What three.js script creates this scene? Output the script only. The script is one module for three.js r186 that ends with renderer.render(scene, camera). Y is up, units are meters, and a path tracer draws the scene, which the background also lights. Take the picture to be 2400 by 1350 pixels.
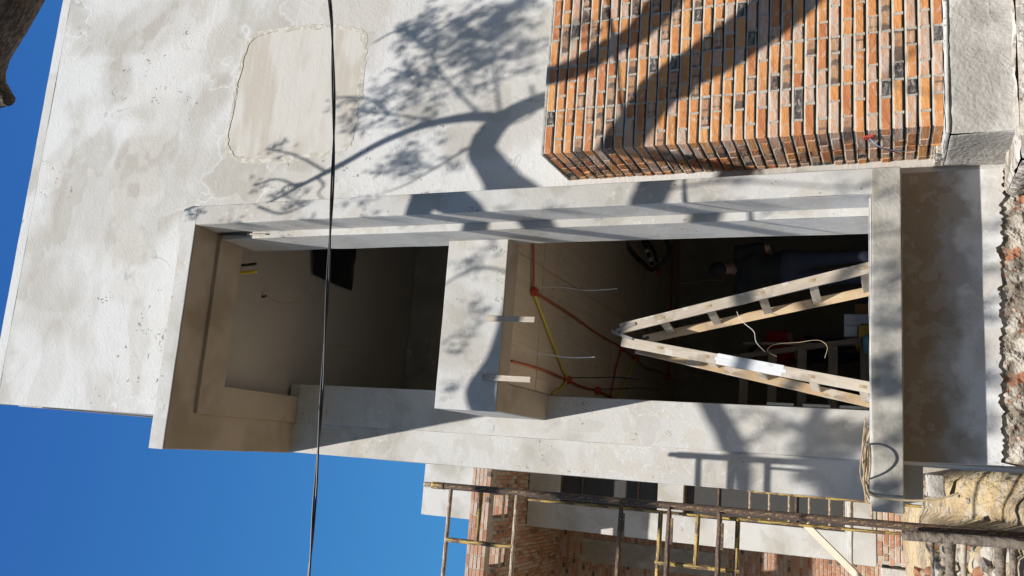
import * as THREE from 'three';
import { mergeGeometries, mergeVertices } from 'three/addons/utils/BufferGeometryUtils.js';

// ---------------------------------------------------------------- camera, sky, sun, exposure
const scene = new THREE.Scene();
const deg = Math.PI / 180;
const camera = new THREE.PerspectiveCamera(36.87, 1024 / 576, 0.1, 1000);
camera.position.set(0, 1.7, 6.903);
{ // a phone held on its side while the house stands upright: the picture's left is the sky
  const yaw = 11.692 * deg, pitch = 23.324 * deg, roll = -0.383 * deg;
  const f = new THREE.Vector3(Math.sin(yaw) * Math.cos(pitch), Math.sin(pitch), -Math.cos(yaw) * Math.cos(pitch));
  const r = new THREE.Vector3(Math.cos(yaw), 0, Math.sin(yaw));
  const u = new THREE.Vector3().crossVectors(r, f);
  camera.up.copy(r).multiplyScalar(Math.cos(roll)).addScaledVector(u, Math.sin(roll));
  camera.lookAt(camera.position.clone().add(f));
}
const renderer = new THREE.WebGLRenderer({ antialias: true });
renderer.setSize(1024, 576);
renderer.toneMapping = THREE.LinearToneMapping;
renderer.toneMappingExposure = 1.36;
renderer.shadowMap.enabled = true;

const SUN = new THREE.Vector3(-0.308, 1.35, 1).normalize();
{
  const W = 256, H = 128, d = new Float32Array(W * H * 4), v = new THREE.Vector3();
  for (let j = 0; j < H; j++) for (let i = 0; i < W; i++) {
    const ph = ((j + 0.5) / H - 0.5) * Math.PI, th = ((i + 0.5) / W - 0.5) * 2 * Math.PI;
    v.set(Math.cos(th) * Math.cos(ph), Math.sin(ph), Math.sin(th) * Math.cos(ph));
    const e = Math.max(0, v.y), air = 0.5 * Math.tanh(2 * Math.pow(1 - e, 1.7)), s = Math.max(0, v.dot(SUN));
    const glow = 0.025 * Math.pow(s, 2) + 0.4 * Math.pow(s, 24);
    const k = (j * W + i) * 4;
    d[k] = 0.014 + 0.102 * air + glow; d[k + 1] = 0.0705 + 0.415 * air + glow * 0.97; d[k + 2] = 0.287 + 0.512 * air + glow * 0.92; d[k + 3] = 1;
  }
  const t = new THREE.DataTexture(d, W, H, THREE.RGBAFormat, THREE.FloatType);
  t.mapping = THREE.EquirectangularReflectionMapping; t.magFilter = THREE.LinearFilter; t.needsUpdate = true;
  scene.background = t; scene.environment = t;
}
const sun = new THREE.DirectionalLight(new THREE.Color(1, 0.965, 0.91), 5);
sun.position.copy(SUN).multiplyScalar(40); sun.castShadow = true;
sun.shadow.mapSize.set(4096, 4096); sun.shadow.radius = 1;
Object.assign(sun.shadow.camera, { left: -16, right: 16, top: 16, bottom: -16, near: 1, far: 90 });
scene.add(sun, sun.target);

// ---------------------------------------------------------------- helpers
let seed = 7;
const rnd = () => { seed = (seed * 1664525 + 1013904223) >>> 0; return seed / 4294967296; };
const rr = (a, b) => a + (b - a) * rnd();
const gauss = () => (rnd() + rnd() + rnd() + rnd() - 2) * 0.87;
const clamp = (x, a = 0, b = 1) => Math.min(b, Math.max(a, x));
const ss = (a, b, x) => { const t = clamp((x - a) / (b - a)); return t * t * (3 - 2 * t); };
const mix = (a, b, t) => a + (b - a) * t;
const mix3 = (a, b, t) => [mix(a[0], b[0], t), mix(a[1], b[1], t), mix(a[2], b[2], t)];
const LAT = new Float32Array(65536); for (let i = 0; i < 65536; i++) LAT[i] = rnd();
function vn(x, y, per, sd = 0) { // periodic value noise
  const xi = Math.floor(x), yi = Math.floor(y), fx = x - xi, fy = y - yi;
  const sx = fx * fx * (3 - 2 * fx), sy = fy * fy * (3 - 2 * fy);
  const x0 = ((xi % per) + per) % per, y0 = ((yi % per) + per) % per, x1 = (x0 + 1) % per, y1 = (y0 + 1) % per;
  const h = (a, b) => LAT[((a * 73 + b * 9151 + sd * 3571) ^ (a * b * 13)) & 65535];
  const a = h(x0, y0), b = h(x1, y0), c = h(x0, y1), d = h(x1, y1);
  return a + (b - a) * sx + (c - a + (a - b - c + d) * sx) * sy;
}
function fbm(u, v, base, oct, sd = 0) { // u,v in 0..1, periodic
  let s = 0, a = 0.5, t = 0, p = base;
  for (let i = 0; i < oct; i++) { s += a * vn(u * p, v * p, p, sd + i); t += a; a *= 0.52; p *= 2; }
  return s / t;
}
function n3(x, y, z) { // cheap 3-D noise -1..1 from three planes
  return (vn(x + 37, y + 11, 4096, 3) + vn(y + 5, z + 71, 4096, 4) + vn(z + 17, x + 29, 4096, 5)) * 2 / 3 - 1;
}
const enc = x => Math.round(255 * clamp(x <= 0.0031308 ? 12.92 * x : 1.055 * Math.pow(x, 1 / 2.4) - 0.055));
function tex(w, h, fn, size = 1, colour = true) {
  const d = new Uint8Array(w * h * 4);
  for (let j = 0; j < h; j++) for (let i = 0; i < w; i++) {
    const c = fn((i + 0.5) / w, (j + 0.5) / h, i, j), k = (j * w + i) * 4;
    if (colour) { d[k] = enc(c[0]); d[k + 1] = enc(c[1]); d[k + 2] = enc(c[2]); }
    else d[k] = d[k + 1] = d[k + 2] = Math.round(255 * clamp(c));
    d[k + 3] = 255;
  }
  const t = new THREE.DataTexture(d, w, h);
  t.wrapS = t.wrapT = THREE.RepeatWrapping; t.magFilter = THREE.LinearFilter; t.minFilter = THREE.LinearMipmapLinearFilter;
  t.generateMipmaps = true; t.repeat.set(1 / size, 1 / size);
  if (colour) t.colorSpace = THREE.SRGBColorSpace;
  t.needsUpdate = true; return t;
}
const mat = (o) => new THREE.MeshStandardMaterial({ roughness: 0.92, metalness: 0, side: THREE.DoubleSide, ...o });
const rgb = (r, g, b) => new THREE.Color().setRGB(r, g, b);

const taken = {};
function numbered(n) { if (!(n in taken)) { taken[n] = 0; return n; } taken[n]++; return n + '_' + String(taken[n]).padStart(3, '0'); }
function thing(name, label, category, group) {
  const o = new THREE.Group(); o.name = numbered(name); o.userData = { label, category }; if (group) o.userData.group = group; scene.add(o); return o;
}
function part(name, geo, m, parent, label) {
  const o = new THREE.Mesh(geo, m); o.name = name; o.castShadow = o.receiveShadow = true; if (label) o.userData.label = label; parent.add(o); return o;
}
function solo(name, geo, m, label, category, group) {
  const o = new THREE.Mesh(geo, m); o.name = numbered(name); o.castShadow = o.receiveShadow = true; o.userData = { label, category }; if (group) o.userData.group = group; scene.add(o); return o;
}
function struct(name, geo, m) { const o = new THREE.Mesh(geo, m); o.name = name; o.userData.kind = 'structure'; o.castShadow = o.receiveShadow = true; scene.add(o); return o; }
function triUV(g, ox = 0, oy = 0) { // uv in metres from the dominant direction of each vertex normal
  const p = g.attributes.position, n = g.attributes.normal, uv = new Float32Array(p.count * 2);
  for (let i = 0; i < p.count; i++) {
    const ax = Math.abs(n.getX(i)), ay = Math.abs(n.getY(i)), az = Math.abs(n.getZ(i));
    let a, b; if (az >= ax && az >= ay) { a = p.getX(i); b = p.getY(i); } else if (ax >= ay) { a = p.getZ(i); b = p.getY(i); } else { a = p.getX(i); b = p.getZ(i); }
    uv[2 * i] = a + ox; uv[2 * i + 1] = b + oy;
  }
  g.setAttribute('uv', new THREE.BufferAttribute(uv, 2)); return g;
}
// hand-finished block: rounded arrises, slightly wavy faces
function block(x0, x1, y0, y1, z0, z1, { r = 0.012, amp = 0.006, step = 0.11, freq = 2.4 } = {}) {
  const w = x1 - x0, h = y1 - y0, d = z1 - z0; r = Math.min(r, w / 2.2, h / 2.2, d / 2.2);
  const cnt = l => Math.max(1, Math.min(64, Math.round((l - 2 * r) / step)));
  const lines = (l) => { const n = cnt(l), o = [0, r * 0.3, r]; for (let i = 1; i < n; i++) o.push(r + (l - 2 * r) * i / n); o.push(l - r, l - 0.3 * r, l); return o; };
  const lx = lines(w), ly = lines(h), lz = lines(d);
  const g = new THREE.BoxGeometry(1, 1, 1, lx.length - 1, ly.length - 1, lz.length - 1);
  const p = g.attributes.position, q = new THREE.Vector3(), c = new THREE.Vector3();
  const nrm = g.attributes.normal, keep = [];
  for (let i = 0; i < p.count; i++) {
    const ix = Math.round((p.getX(i) + 0.5) * (lx.length - 1)), iy = Math.round((p.getY(i) + 0.5) * (ly.length - 1)), iz = Math.round((p.getZ(i) + 0.5) * (lz.length - 1));
    q.set(lx[ix], ly[iy], lz[iz]); c.set(clamp(q.x, r, w - r), clamp(q.y, r, h - r), clamp(q.z, r, d - r));
    q.sub(c); if (q.lengthSq() > 0) q.setLength(r); q.add(c); q.x += x0; q.y += y0; q.z += z0;
    if (amp) { const f = freq, a = amp * (n3(q.x * f, q.y * f, q.z * f) + 0.5 * n3(q.x * f * 3.1, q.y * f * 3.1, q.z * f * 3.1)); q.x += a * nrm.getX(i); q.y += a * nrm.getY(i); q.z += a * nrm.getZ(i); }
    p.setXYZ(i, q.x, q.y, q.z);
  }
  if (!amp) { g.computeVertexNormals(); return triUV(g, x0 * 0.37 + y0, z0); }
  const fn = nrm.clone(); g.deleteAttribute('uv'); g.deleteAttribute('normal');
  g.computeVertexNormals();
  const keepN = g.attributes.normal.clone(); g.setAttribute('normal', fn); triUV(g, x0 * 0.37, y0 * 0.21 + z0); g.setAttribute('normal', keepN);
  return g;
}
const box = (x0, x1, y0, y1, z0, z1) => { const g = new THREE.BoxGeometry(x1 - x0, y1 - y0, z1 - z0); g.translate((x0 + x1) / 2, (y0 + y1) / 2, (z0 + z1) / 2); return triUV(g); };
const V = (x, y, z) => new THREE.Vector3(x, y, z);
// tapered tube through points; uv in metres along, around
function limb(pts, radii, seg = 10, rad = 10, wob = 0) {
  const c = new THREE.CatmullRomCurve3(pts.map(p => p.isVector3 ? p : V(...p))), N = (pts.length - 1) * seg, L = c.getLength();
  const fr = c.computeFrenetFrames(N), pos = [], uv = [], idx = [];
  for (let i = 0; i <= N; i++) {
    const t = i / N, P = c.getPoint(t); // uniform in knots, so that radii follow the knots
    const k = t * (radii.length - 1), a = Math.min(radii.length - 2, Math.floor(k)), R0 = mix(radii[a], radii[a + 1], ss(0, 1, k - a) * 0.5 + (k - a) * 0.5);
    const T = c.getTangent(t), n = fr.normals[i].clone().addScaledVector(T, -fr.normals[i].dot(T)).normalize(), b = T.clone().cross(n);
    for (let j = 0; j <= rad; j++) {
      const an = j / rad * 2 * Math.PI, R = R0 * (1 + wob * n3(P.x * 9 + Math.cos(an) * 2, P.y * 9 + Math.sin(an) * 2, P.z * 9));
      pos.push(P.x + R * (Math.cos(an) * n.x + Math.sin(an) * b.x), P.y + R * (Math.cos(an) * n.y + Math.sin(an) * b.y), P.z + R * (Math.cos(an) * n.z + Math.sin(an) * b.z));
      uv.push(t * L, j / rad * 2 * Math.PI * Math.max(0.05, radii[0]));
    }
  }
  for (let i = 0; i < N; i++) for (let j = 0; j < rad; j++) { const a = i * (rad + 1) + j, b = a + rad + 1; idx.push(a, a + 1, b, b, a + 1, b + 1); }
  for (const e of [0, N]) { const P = c.getPoint(e / N), o = pos.length / 3; pos.push(P.x, P.y, P.z); uv.push(0, 0); for (let j = 0; j < rad; j++) { const a = e * (rad + 1) + j; e ? idx.push(a, a + 1, o) : idx.push(a + 1, a, o); } }
  const g = new THREE.BufferGeometry(); g.setAttribute('position', new THREE.Float32BufferAttribute(pos, 3)); g.setAttribute('uv', new THREE.Float32BufferAttribute(uv, 2)); g.setIndex(idx); g.computeVertexNormals(); return g;
}
const tube = (pts, r, seg = 6, rad = 8) => limb(pts, pts.map(() => r), seg, rad);
// straight bar of rectangular section from a to b, w along wdir
function bar(a, b, w, t, wdir) {
  const A = V(...a), B = V(...b), d = B.clone().sub(A), L = d.length(); d.normalize();
  const wv = V(...wdir); wv.addScaledVector(d, -wv.dot(d)).normalize(); const tv = d.clone().cross(wv);
  const g = block(-w / 2, w / 2, 0, L, -t / 2, t / 2, { r: 0.004, amp: 0.0012, step: 0.12, freq: 9 });
  const m = new THREE.Matrix4().makeBasis(wv, d, tv); // (w, length, t)
  if (m.determinant() < 0) m.makeBasis(wv, d, tv.negate());
  const uo = rnd() * 3; const uv = g.attributes.uv; for (let i = 0; i < uv.count; i++) uv.setXY(i, uv.getX(i) + uo, uv.getY(i) + uo * 2);
  g.applyMatrix4(m); g.translate(A.x, A.y, A.z); return g;
}
const plain = g => { const q = g.index ? g.toNonIndexed() : g; for (const k of Object.keys(q.attributes)) if (!['position', 'normal', 'uv'].includes(k)) q.deleteAttribute(k); return q; };
const merge = list => mergeGeometries(list.map(plain));

// ---------------------------------------------------------------- materials
// site-mixed cement render, 8 m tile: pale lime-rich coats over greyer, sandier ones, trowel arcs, pits
const BLOT = [[4.55, 9.75, 0.35, 0.75, 0.8], [3.95, 10.05, 0.4, 0.35, 0.7], [2.95, 9.35, 0.25, 0.35, 0.75], [3.1, 8.95, 0.5, 0.2, 0.5], [2.55, 9.3, 0.35, 0.3, 0.6], [3.6, 9.6, 0.2, 0.25, 0.5], [1.3, 9.15, 0.22, 0.3, 0.45], [0.75, 8.95, 0.3, 0.2, 0.55], [0.6, 10.4, 0.5, 0.2, 0.5], [2.8, 10.7, 0.9, 0.18, 0.5], [1.9, 9.3, 0.3, 0.35, 0.5], [3.4, 8.55, 0.9, 0.14, 0.35], [4.9, 8.9, 0.4, 0.3, 0.5], [0.5, 9.4, 0.25, 0.35, 0.35], [4.3, 6.3, 0.5, 0.4, 0.3], [1.5, 10.5, 0.25, 0.5, 0.4]];
const plasterMap = tex(2048, 2048, (u, v) => {
  const wx = fbm(u, v, 6, 3, 11) - 0.5, wy = fbm(u, v, 6, 3, 15) - 0.5;
  const U = u + wx * 0.09, W = v + wy * 0.09;
  const a = fbm(U, W, 7, 5, 20), b = fbm(U + 0.3, W * 1.0, 16, 4, 31), c = fbm(u + wx * 0.2, v, 30, 3, 44), g = vn(u * 900, v * 900, 900, 50);
  let k = 0.62 * ss(0.45, 0.66, a) + 0.30 * (ss(0.52, 0.56, b) * ss(0.42, 0.58, a)) + 0.25 * (c - 0.5);
  const arc = vn(u * 60 + wy * 30, v * 240 + wx * 60, 240, 9); k += 0.12 * (arc - 0.5);
  for (const [bx, by, rx, ry, st] of BLOT) { let dx = u * 8 - bx + wx * 0.9, dy = v * 8 - by + wy * 0.9; if (dy < -4) dy += 8; if (dy > 4) dy -= 8; const q = Math.hypot(dx / rx, dy / ry) + (b - 0.5) * 1.1; if (q < 1.3) k += st * 0.62 * ss(1.15, 0.75, q); }
  let col = mix3([0.535, 0.527, 0.506], [0.375, 0.347, 0.302], clamp(k * 0.95));
  const z1 = ss(0.5, 0.6, fbm(u, v, 5, 3, 71)), lap = ss(0.011, 0.0, Math.abs(b - 0.5)) * z1, cr = ss(0.006, 0.0, Math.abs(fbm(u + wy * 0.1, v + wx * 0.1, 9, 5, 73) - 0.5)) * ss(0.52, 0.6, fbm(u, v, 7, 2, 75)); col = mix3(col, [0.66, 0.65, 0.63], lap * 0.5); col = mix3(col, [0.27, 0.245, 0.21], cr * 0.55);
  const sw = vn((u + wy * 0.3) * 34, (v + wx * 0.3) * 260, 260, 79) - 0.5; col = col.map(q => q * (1 + 0.07 * sw * z1));
  const pk = ss(0.56, 0.6, fbm(u, v, 11, 4, 61)); col = mix3(col, [0.53, 0.505, 0.465], pk * 0.4);
  const sp = vn(u * 420, v * 420, 420, 77) * vn(u * 90, v * 90, 90, 78) * (0.55 + 0.6 * ss(0.5, 0.66, fbm(u, v, 6, 3, 81))); if (sp > 0.74) col = mix3(col, [0.16, 0.145, 0.12], ss(0.74, 0.84, sp) * 0.8);
  const m = 1 + (g - 0.5) * 0.07; return [col[0] * m, col[1] * m, col[2] * m];
}, 8);
const frameMap = tex(1024, 1024, (u, v) => {
  const wx = fbm(u, v, 5, 3, 111) - 0.5, wy = fbm(u, v, 5, 3, 115) - 0.5;
  const a = fbm(u + wx * 0.15, v + wy * 0.15, 6, 5, 120), b = fbm(u + wx * 0.2, v + wy * 0.1, 14, 4, 131), g = vn(u * 512, v * 512, 512, 150);
  const k = 0.6 * ss(0.42, 0.68, a) + 0.28 * ss(0.53, 0.60, b) + 0.2 * (fbm(u, v, 30, 3, 139) - 0.5);
  let col = mix3([0.49, 0.48, 0.458], [0.345, 0.32, 0.275], clamp(k));
  const fl = fbm(u + wy * 0.1, v + wx * 0.1, 34, 5, 191), zone = ss(0.5, 0.62, fbm(u, v, 5, 3, 195)); col = mix3(col, [0.465, 0.425, 0.365], ss(0.5, 0.52, fl) * zone * 0.45); col = mix3(col, [0.66, 0.65, 0.63], ss(0.02, 0.0, Math.abs(fl - 0.497)) * zone * 0.5);
  const sp = vn(u * 256, v * 256, 256, 177) * vn(u * 40, v * 40, 40, 178); if (sp > 0.72) col = mix3(col, [0.14, 0.13, 0.11], ss(0.72, 0.8, sp) * 0.7);
  const m = 1 + (g - 0.5) * 0.08; return [col[0] * m, col[1] * m, col[2] * m];
}, 4);
const plasterBump = tex(1024, 1024, (u, v) => {
  const wx = fbm(u, v, 4, 2, 211) - 0.5, wy = fbm(u, v, 4, 2, 215) - 0.5;
  const big = fbm(u, v, 5, 4, 220), tr = vn((u + wy * 0.4) * 24, (v + wx * 0.4) * 150, 150, 230), tr2 = vn((u + wx * 0.5) * 170, (v + wy * 0.5) * 22, 170, 233), gr = fbm(u, v, 128, 2, 240);
  return 0.62 * big + 0.09 * tr * ss(0.5, 0.62, big) + 0.06 * tr2 * ss(0.5, 0.4, big) + 0.16 * gr + 0.1 * Math.pow(1 - Math.abs(2 * fbm(u + wx * 0.2, v + wy * 0.2, 7, 3, 251) - 1), 14);
}, 2.4, false);
const M = {};
M.plaster = mat({ map: plasterMap, bumpMap: plasterBump, bumpScale: 0.011 });
M.frame = mat({ map: frameMap, bumpMap: plasterBump, bumpScale: 0.007 });
M.sill = mat({ map: tex(512, 512, (u, v) => { const w = fbm(u, v, 5, 3, 173) - 0.5, a = fbm(u + w * 0.2, v, 6, 5, 175), b = fbm(u, v, 40, 3, 177), c = vn(u * 10, v * 60, 60, 179); const k = clamp(0.6 * ss(0.38, 0.62, a) + 0.6 * (b - 0.4) + 0.25 * (c - 0.5)); return mix3([0.42, 0.395, 0.345], [0.285, 0.26, 0.215], k); }, 1.4), bumpMap: plasterBump, bumpScale: 0.012 });
M.apron = mat({ map: tex(1024, 1024, (u, v) => { const x = u * 2.4, y = v * 2.4, w = fbm(u, v, 8, 4, 183) - 0.5, a = fbm(u + w * 0.1, v, 10, 5, 185), b = fbm(u, v, 24, 4, 187); let c = mix3([0.62, 0.61, 0.59], [0.5, 0.475, 0.44], ss(0.42, 0.62, a)); const st = ss(1.13, 1.24, y + 0.35 * w + 0.12 * (b - 0.5)); c = mix3(c, mix3([0.36, 0.335, 0.32], [0.26, 0.225, 0.185], ss(0.4, 0.6, a)), st * 0.9); const s2 = ss(1.32, 1.4, y + 0.4 * w + 0.1 * b); c = mix3(c, [0.27, 0.205, 0.14], s2 * 0.75); c = mix3(c, [0.43, 0.4, 0.37], st * ss(0.55, 0.58, b) * 0.35); const sp = vn(u * 260, v * 260, 260, 189); if (sp > 0.93) c = c.map(q => q * 0.55); return c; }, 2.4), bumpMap: plasterBump, bumpScale: 0.008 });  // upper zone painted dark brown: stains plus the shade below the sill
M.soffit = mat({ map: tex(512, 512, (u, v) => { const w = fbm(u, v, 5, 3, 163) - 0.5, a = fbm(u + w * 0.2, v, 5, 5, 165), b = fbm(u, v + w * 0.2, 12, 4, 167); const k = 0.75 * ss(0.32, 0.7, a) + 0.5 * (b - 0.4); return mix3([0.39, 0.325, 0.255], [0.27, 0.215, 0.155], clamp(k)); }, 2.2), bumpMap: plasterBump, bumpScale: 0.006 });  // undersides get a darker, browner, blotchy plaster than the frame
M.patch = mat({ map: tex(512, 512, (u, v) => { const a = fbm(u + 0.1 * fbm(u, v, 4, 2, 5), v, 4, 4, 301), s = fbm(u * 0.25, v, 12, 3, 305), g = vn(u * 400, v * 400, 400, 3); const k = clamp(ss(0.40, 0.62, a * 0.45 + s * 0.55) + 0.5 * (vn(u * 4, v * 60, 60, 309) - 0.5)); const c = mix3([0.50, 0.475, 0.43], [0.425, 0.38, 0.32], k), m = 1 + (g - 0.5) * 0.06; return [c[0] * m, c[1] * m, c[2] * m]; }, 1.9), bumpMap: plasterBump, bumpScale: 0.006 });
M.ochre = mat({ map: tex(256, 256, (u, v) => { const a = fbm(u, v, 12, 4, 341); return mix3([0.53, 0.505, 0.45], [0.42, 0.385, 0.315], ss(0.35, 0.6, a)); }, 0.5), bumpMap: plasterBump, bumpScale: 0.01 });
M.cement = mat({ map: tex(512, 512, (u, v) => { const a = fbm(u, v, 5, 5, 351), b = fbm(u, v, 40, 2, 357); const c = mix3([0.46, 0.435, 0.395], [0.34, 0.315, 0.275], ss(0.4, 0.62, a)); const m = 0.9 + b * 0.2; return [c[0] * m, c[1] * m, c[2] * m]; }, 2), bumpMap: plasterBump, bumpScale: 0.03 });
M.mortar = mat({ map: tex(256, 256, (u, v) => { const a = fbm(u, v, 10, 4, 381); const m = 0.75 + a * 0.5; return [0.37 * m, 0.34 * m, 0.285 * m]; }, 0.8), bumpMap: plasterBump, bumpScale: 0.012 });
const roughMap = tex(512, 512, (u, v) => { const a = fbm(u, v, 12, 5, 401), b = fbm(u, v, 6, 3, 407), c = fbm(u, v, 22, 3, 411); let k = mix3([0.47, 0.42, 0.345], [0.22, 0.18, 0.135], ss(0.4, 0.6, a)); k = mix3(k, [0.36, 0.16, 0.085], ss(0.6, 0.68, b) * ss(0.45, 0.6, c)); return k; }, 0.9);
const roughBump = tex(512, 512, (u, v) => { const a = fbm(u, v, 14, 5, 421); return a; }, 0.9, false);
M.rough = mat({ map: roughMap, bumpMap: roughBump, bumpScale: 0.06 });
M.crumb = mat({ map: tex(512, 512, (u, v) => { const a = fbm(u, v, 14, 5, 433), b = fbm(u, v, 5, 3, 437); return mix3(mix3([0.50, 0.465, 0.41], [0.40, 0.355, 0.295], ss(0.4, 0.6, b)), [0.2, 0.17, 0.135], ss(0.55, 0.68, a) * 0.8); }, 0.9), bumpMap: roughBump, bumpScale: 0.05 });
M.ply = mat({ map: tex(1024, 1024, (u, v) => { const a = fbm(u * 1, v, 4, 4, 451), s = vn(u * 300, v * 6, 300, 455), s2 = vn(u * 90, v * 3, 90, 457), sp = vn(u * 130, v * 130, 130, 459) * vn(u * 30, v * 30, 30, 460); let m = 0.86 + 0.2 * a + 0.12 * (s - 0.5) + 0.1 * (s2 - 0.5); if (sp > 0.7) m *= 0.6; return [0.60 * m, 0.485 * m, 0.35 * m]; }, 2.4), roughness: 0.85 });
M.greyCeil = mat({ map: tex(512, 512, (u, v) => { const a = fbm(u, v, 4, 5, 471); const m = 0.86 + 0.28 * a; return [0.42 * m, 0.375 * m, 0.32 * m]; }, 3) });
M.rawWall = mat({ map: tex(512, 512, (u, v) => { const a = fbm(u, v, 8, 5, 481), s = vn(u * 60, v * 60, 60, 483) * vn(u * 15, v * 15, 15, 485); let m = 0.7 + 0.6 * a; if (s > 0.62) m *= 1.4; return [0.36 * m, 0.335 * m, 0.30 * m]; }, 2.2) });
M.room = mat({ map: tex(512, 512, (u, v) => { const a = fbm(u, v, 6, 5, 491); const m = 0.7 + 0.6 * a; return [0.35 * m, 0.315 * m, 0.265 * m]; }, 2.5) });
// fired bricks: 4 x 8 faces in one sheet
const brickStyle = [];
for (let i = 0; i < 32; i++) { const q = rnd(); brickStyle.push({ kind: i % 8 === 5 ? 3 : q < 0.42 ? 0 : q < 0.64 ? 1 : q < 0.86 ? 2 : 4, t: rnd(), s: Math.floor(rnd() * 900) }); }
const brickAtlas = (px, P) => tex(px, px, (u, v) => {
  const ci = Math.min(3, Math.floor(u * 4)), cj = Math.min(7, Math.floor(v * 8)), st = brickStyle[ci + cj * 4], x = u * 4 - ci, y = v * 8 - cj;
  const a = fbm(x * 0.98, y * 0.49, 8, 4, st.s), b = fbm(x * 0.98, y * 0.49, 24, 3, st.s + 9), big = fbm(x * 0.9, y * 0.45, 3, 3, st.s + 19);
  const orange = mix3(P[0], P[1], st.t), red = P[2], pink = P[3], black = [0.055, 0.05, 0.046], wash = [0.46, 0.375, 0.305];
  let c = [orange, mix3(red, orange, 0.35), mix3(pink, orange, 0.25), black, mix3(orange, [0.3, 0.2, 0.14], 0.6)][st.kind];
  c = mix3(c, [c[0] * 0.8, c[1] * 0.7, c[2] * 0.62], ss(0.5, 0.75, big) * 0.7);
  if (st.kind === 2) c = mix3(c, wash, ss(0.42, 0.6, big) * 0.75);
  if (st.kind === 3) c = mix3(c, mix3([0.21, 0.19, 0.165], [0.2, 0.1, 0.06], st.t), ss(0.46, 0.66, a) * 0.7);
  if (st.kind === 4) { const bd = vn(x * 7 + st.t * 20, 3.3, 64, st.s); c = mix3(c, black, ss(0.5, 0.62, bd) * 0.75); }
  const ed = Math.min(x, 1 - x) * 0.24, ey = Math.min(y, 1 - y) * 0.062, e = Math.min(ed, ey) + (a - 0.5) * 0.02; // mortar smeared on the edges
  c = mix3(c, [0.45, 0.41, 0.355], ss(0.007, 0.0, e) * 0.7);
  c = mix3(c, [0.55, 0.49, 0.42], ss(0.62, 0.74, fbm(x, y * 0.5, 5, 4, st.s + 33)) * 0.4); // lime bloom
  const pit = vn(x * 70, y * 35, 256, st.s + 3); if (pit > 0.95) c = [c[0] * 0.45, c[1] * 0.4, c[2] * 0.4];
  const m = 0.96 + 0.08 * b; return [c[0] * m, c[1] * m, c[2] * m];
}, 1);
const brickMap = brickAtlas(1024, [[0.53, 0.215, 0.07], [0.60, 0.30, 0.105], [0.43, 0.15, 0.06], [0.48, 0.30, 0.21]]), wingMap = brickAtlas(512, [[0.40, 0.20, 0.115], [0.46, 0.25, 0.155], [0.34, 0.145, 0.085], [0.43, 0.30, 0.225]]);
const brickBump = tex(512, 512, (u, v) => 0.6 * fbm(u, v, 24, 4, 511) + 0.4 * fbm(u, v, 90, 2, 517), 1, false);
M.wingBrick = mat({ map: wingMap, bumpMap: brickBump, bumpScale: 0.004 });
M.brick = mat({ map: brickMap, bumpMap: brickBump, bumpScale: 0.006, roughness: 0.9 });
const woodTex = (c0, c1, sd, knots = true) => tex(512, 512, (u, v) => {
  const w = fbm(u, v, 3, 3, sd) - 0.5, g = vn((u + w * 0.06) * 90, v * 5, 90, sd + 3), g2 = vn((u + w * 0.1) * 26, v * 3, 26, sd + 5), f = fbm(u, v, 6, 4, sd + 9), sp = fbm(u, v, 14, 3, sd + 21);
  let c = mix3(c0, c1, clamp(0.55 * g2 + 0.35 * g + 0.7 * (f - 0.5))); if (knots) c = mix3(c, [0.6, 0.585, 0.55], ss(0.66, 0.74, sp) * 0.5); const d = ss(0.60, 0.74, fbm(u, v, 5, 4, sd + 31)); c = mix3(c, [0.2, 0.165, 0.125], d * 0.5); return c;
}, 0.9);
M.wood = mat({ map: woodTex([0.56, 0.415, 0.255], [0.37, 0.25, 0.14], 601), roughness: 0.8 });
M.greyWood = mat({ map: woodTex([0.5, 0.44, 0.36], [0.31, 0.25, 0.185], 631), roughness: 0.85 });
M.darkWood = mat({ map: woodTex([0.2, 0.165, 0.125], [0.10, 0.08, 0.06], 661, false), roughness: 0.85 });
M.paleWood = mat({ map: woodTex([0.66, 0.565, 0.44], [0.54, 0.43, 0.31], 691, false), roughness: 0.8 });
M.logWood = mat({ map: woodTex([0.26, 0.215, 0.17], [0.09, 0.07, 0.052], 721, false), bumpMap: roughBump, bumpScale: 0.02 });
const pipeTex = (paint, rust, lo, hi, sd) => tex(512, 512, (u, v) => { const a = fbm(u, v * 2 % 1, 7, 5, sd), b = fbm(u, v, 30, 3, sd + 9), s = vn(u * 40, v * 12, 40, sd + 3); let c = mix3(paint, rust, ss(lo, hi, a)); c = mix3(c, [0.055, 0.035, 0.025], ss(0.55, 0.7, b) * 0.7); c = mix3(c, [0.36, 0.31, 0.25], ss(0.70, 0.76, fbm(u, v, 24, 3, sd + 21)) * 0.5); const m = 0.85 + 0.3 * s; return [c[0] * m, c[1] * m, c[2] * m]; }, 0.3);
M.rustPipe = mat({ map: pipeTex([0.26, 0.17, 0.06], [0.085, 0.05, 0.034], 0.27, 0.42, 751), roughness: 0.8 });
M.yellowPipe = mat({ map: pipeTex([0.50, 0.34, 0.07], [0.13, 0.075, 0.042], 0.42, 0.56, 781), roughness: 0.65 });
M.palePipe = mat({ map: pipeTex([0.45, 0.37, 0.27], [0.22, 0.13, 0.07], 0.46, 0.62, 801), roughness: 0.75 });
M.steel = mat({ color: rgb(0.26, 0.245, 0.22), metalness: 0.5, roughness: 0.6 });
M.darkSteel = mat({ color: rgb(0.05, 0.045, 0.042), roughness: 0.6 });
M.black = mat({ color: rgb(0.018, 0.018, 0.019), roughness: 0.55 });
M.cableBlack = mat({ color: rgb(0.022, 0.023, 0.026), roughness: 0.42 });
M.redPlastic = mat({ color: rgb(0.42, 0.06, 0.035), roughness: 0.5 });
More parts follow.
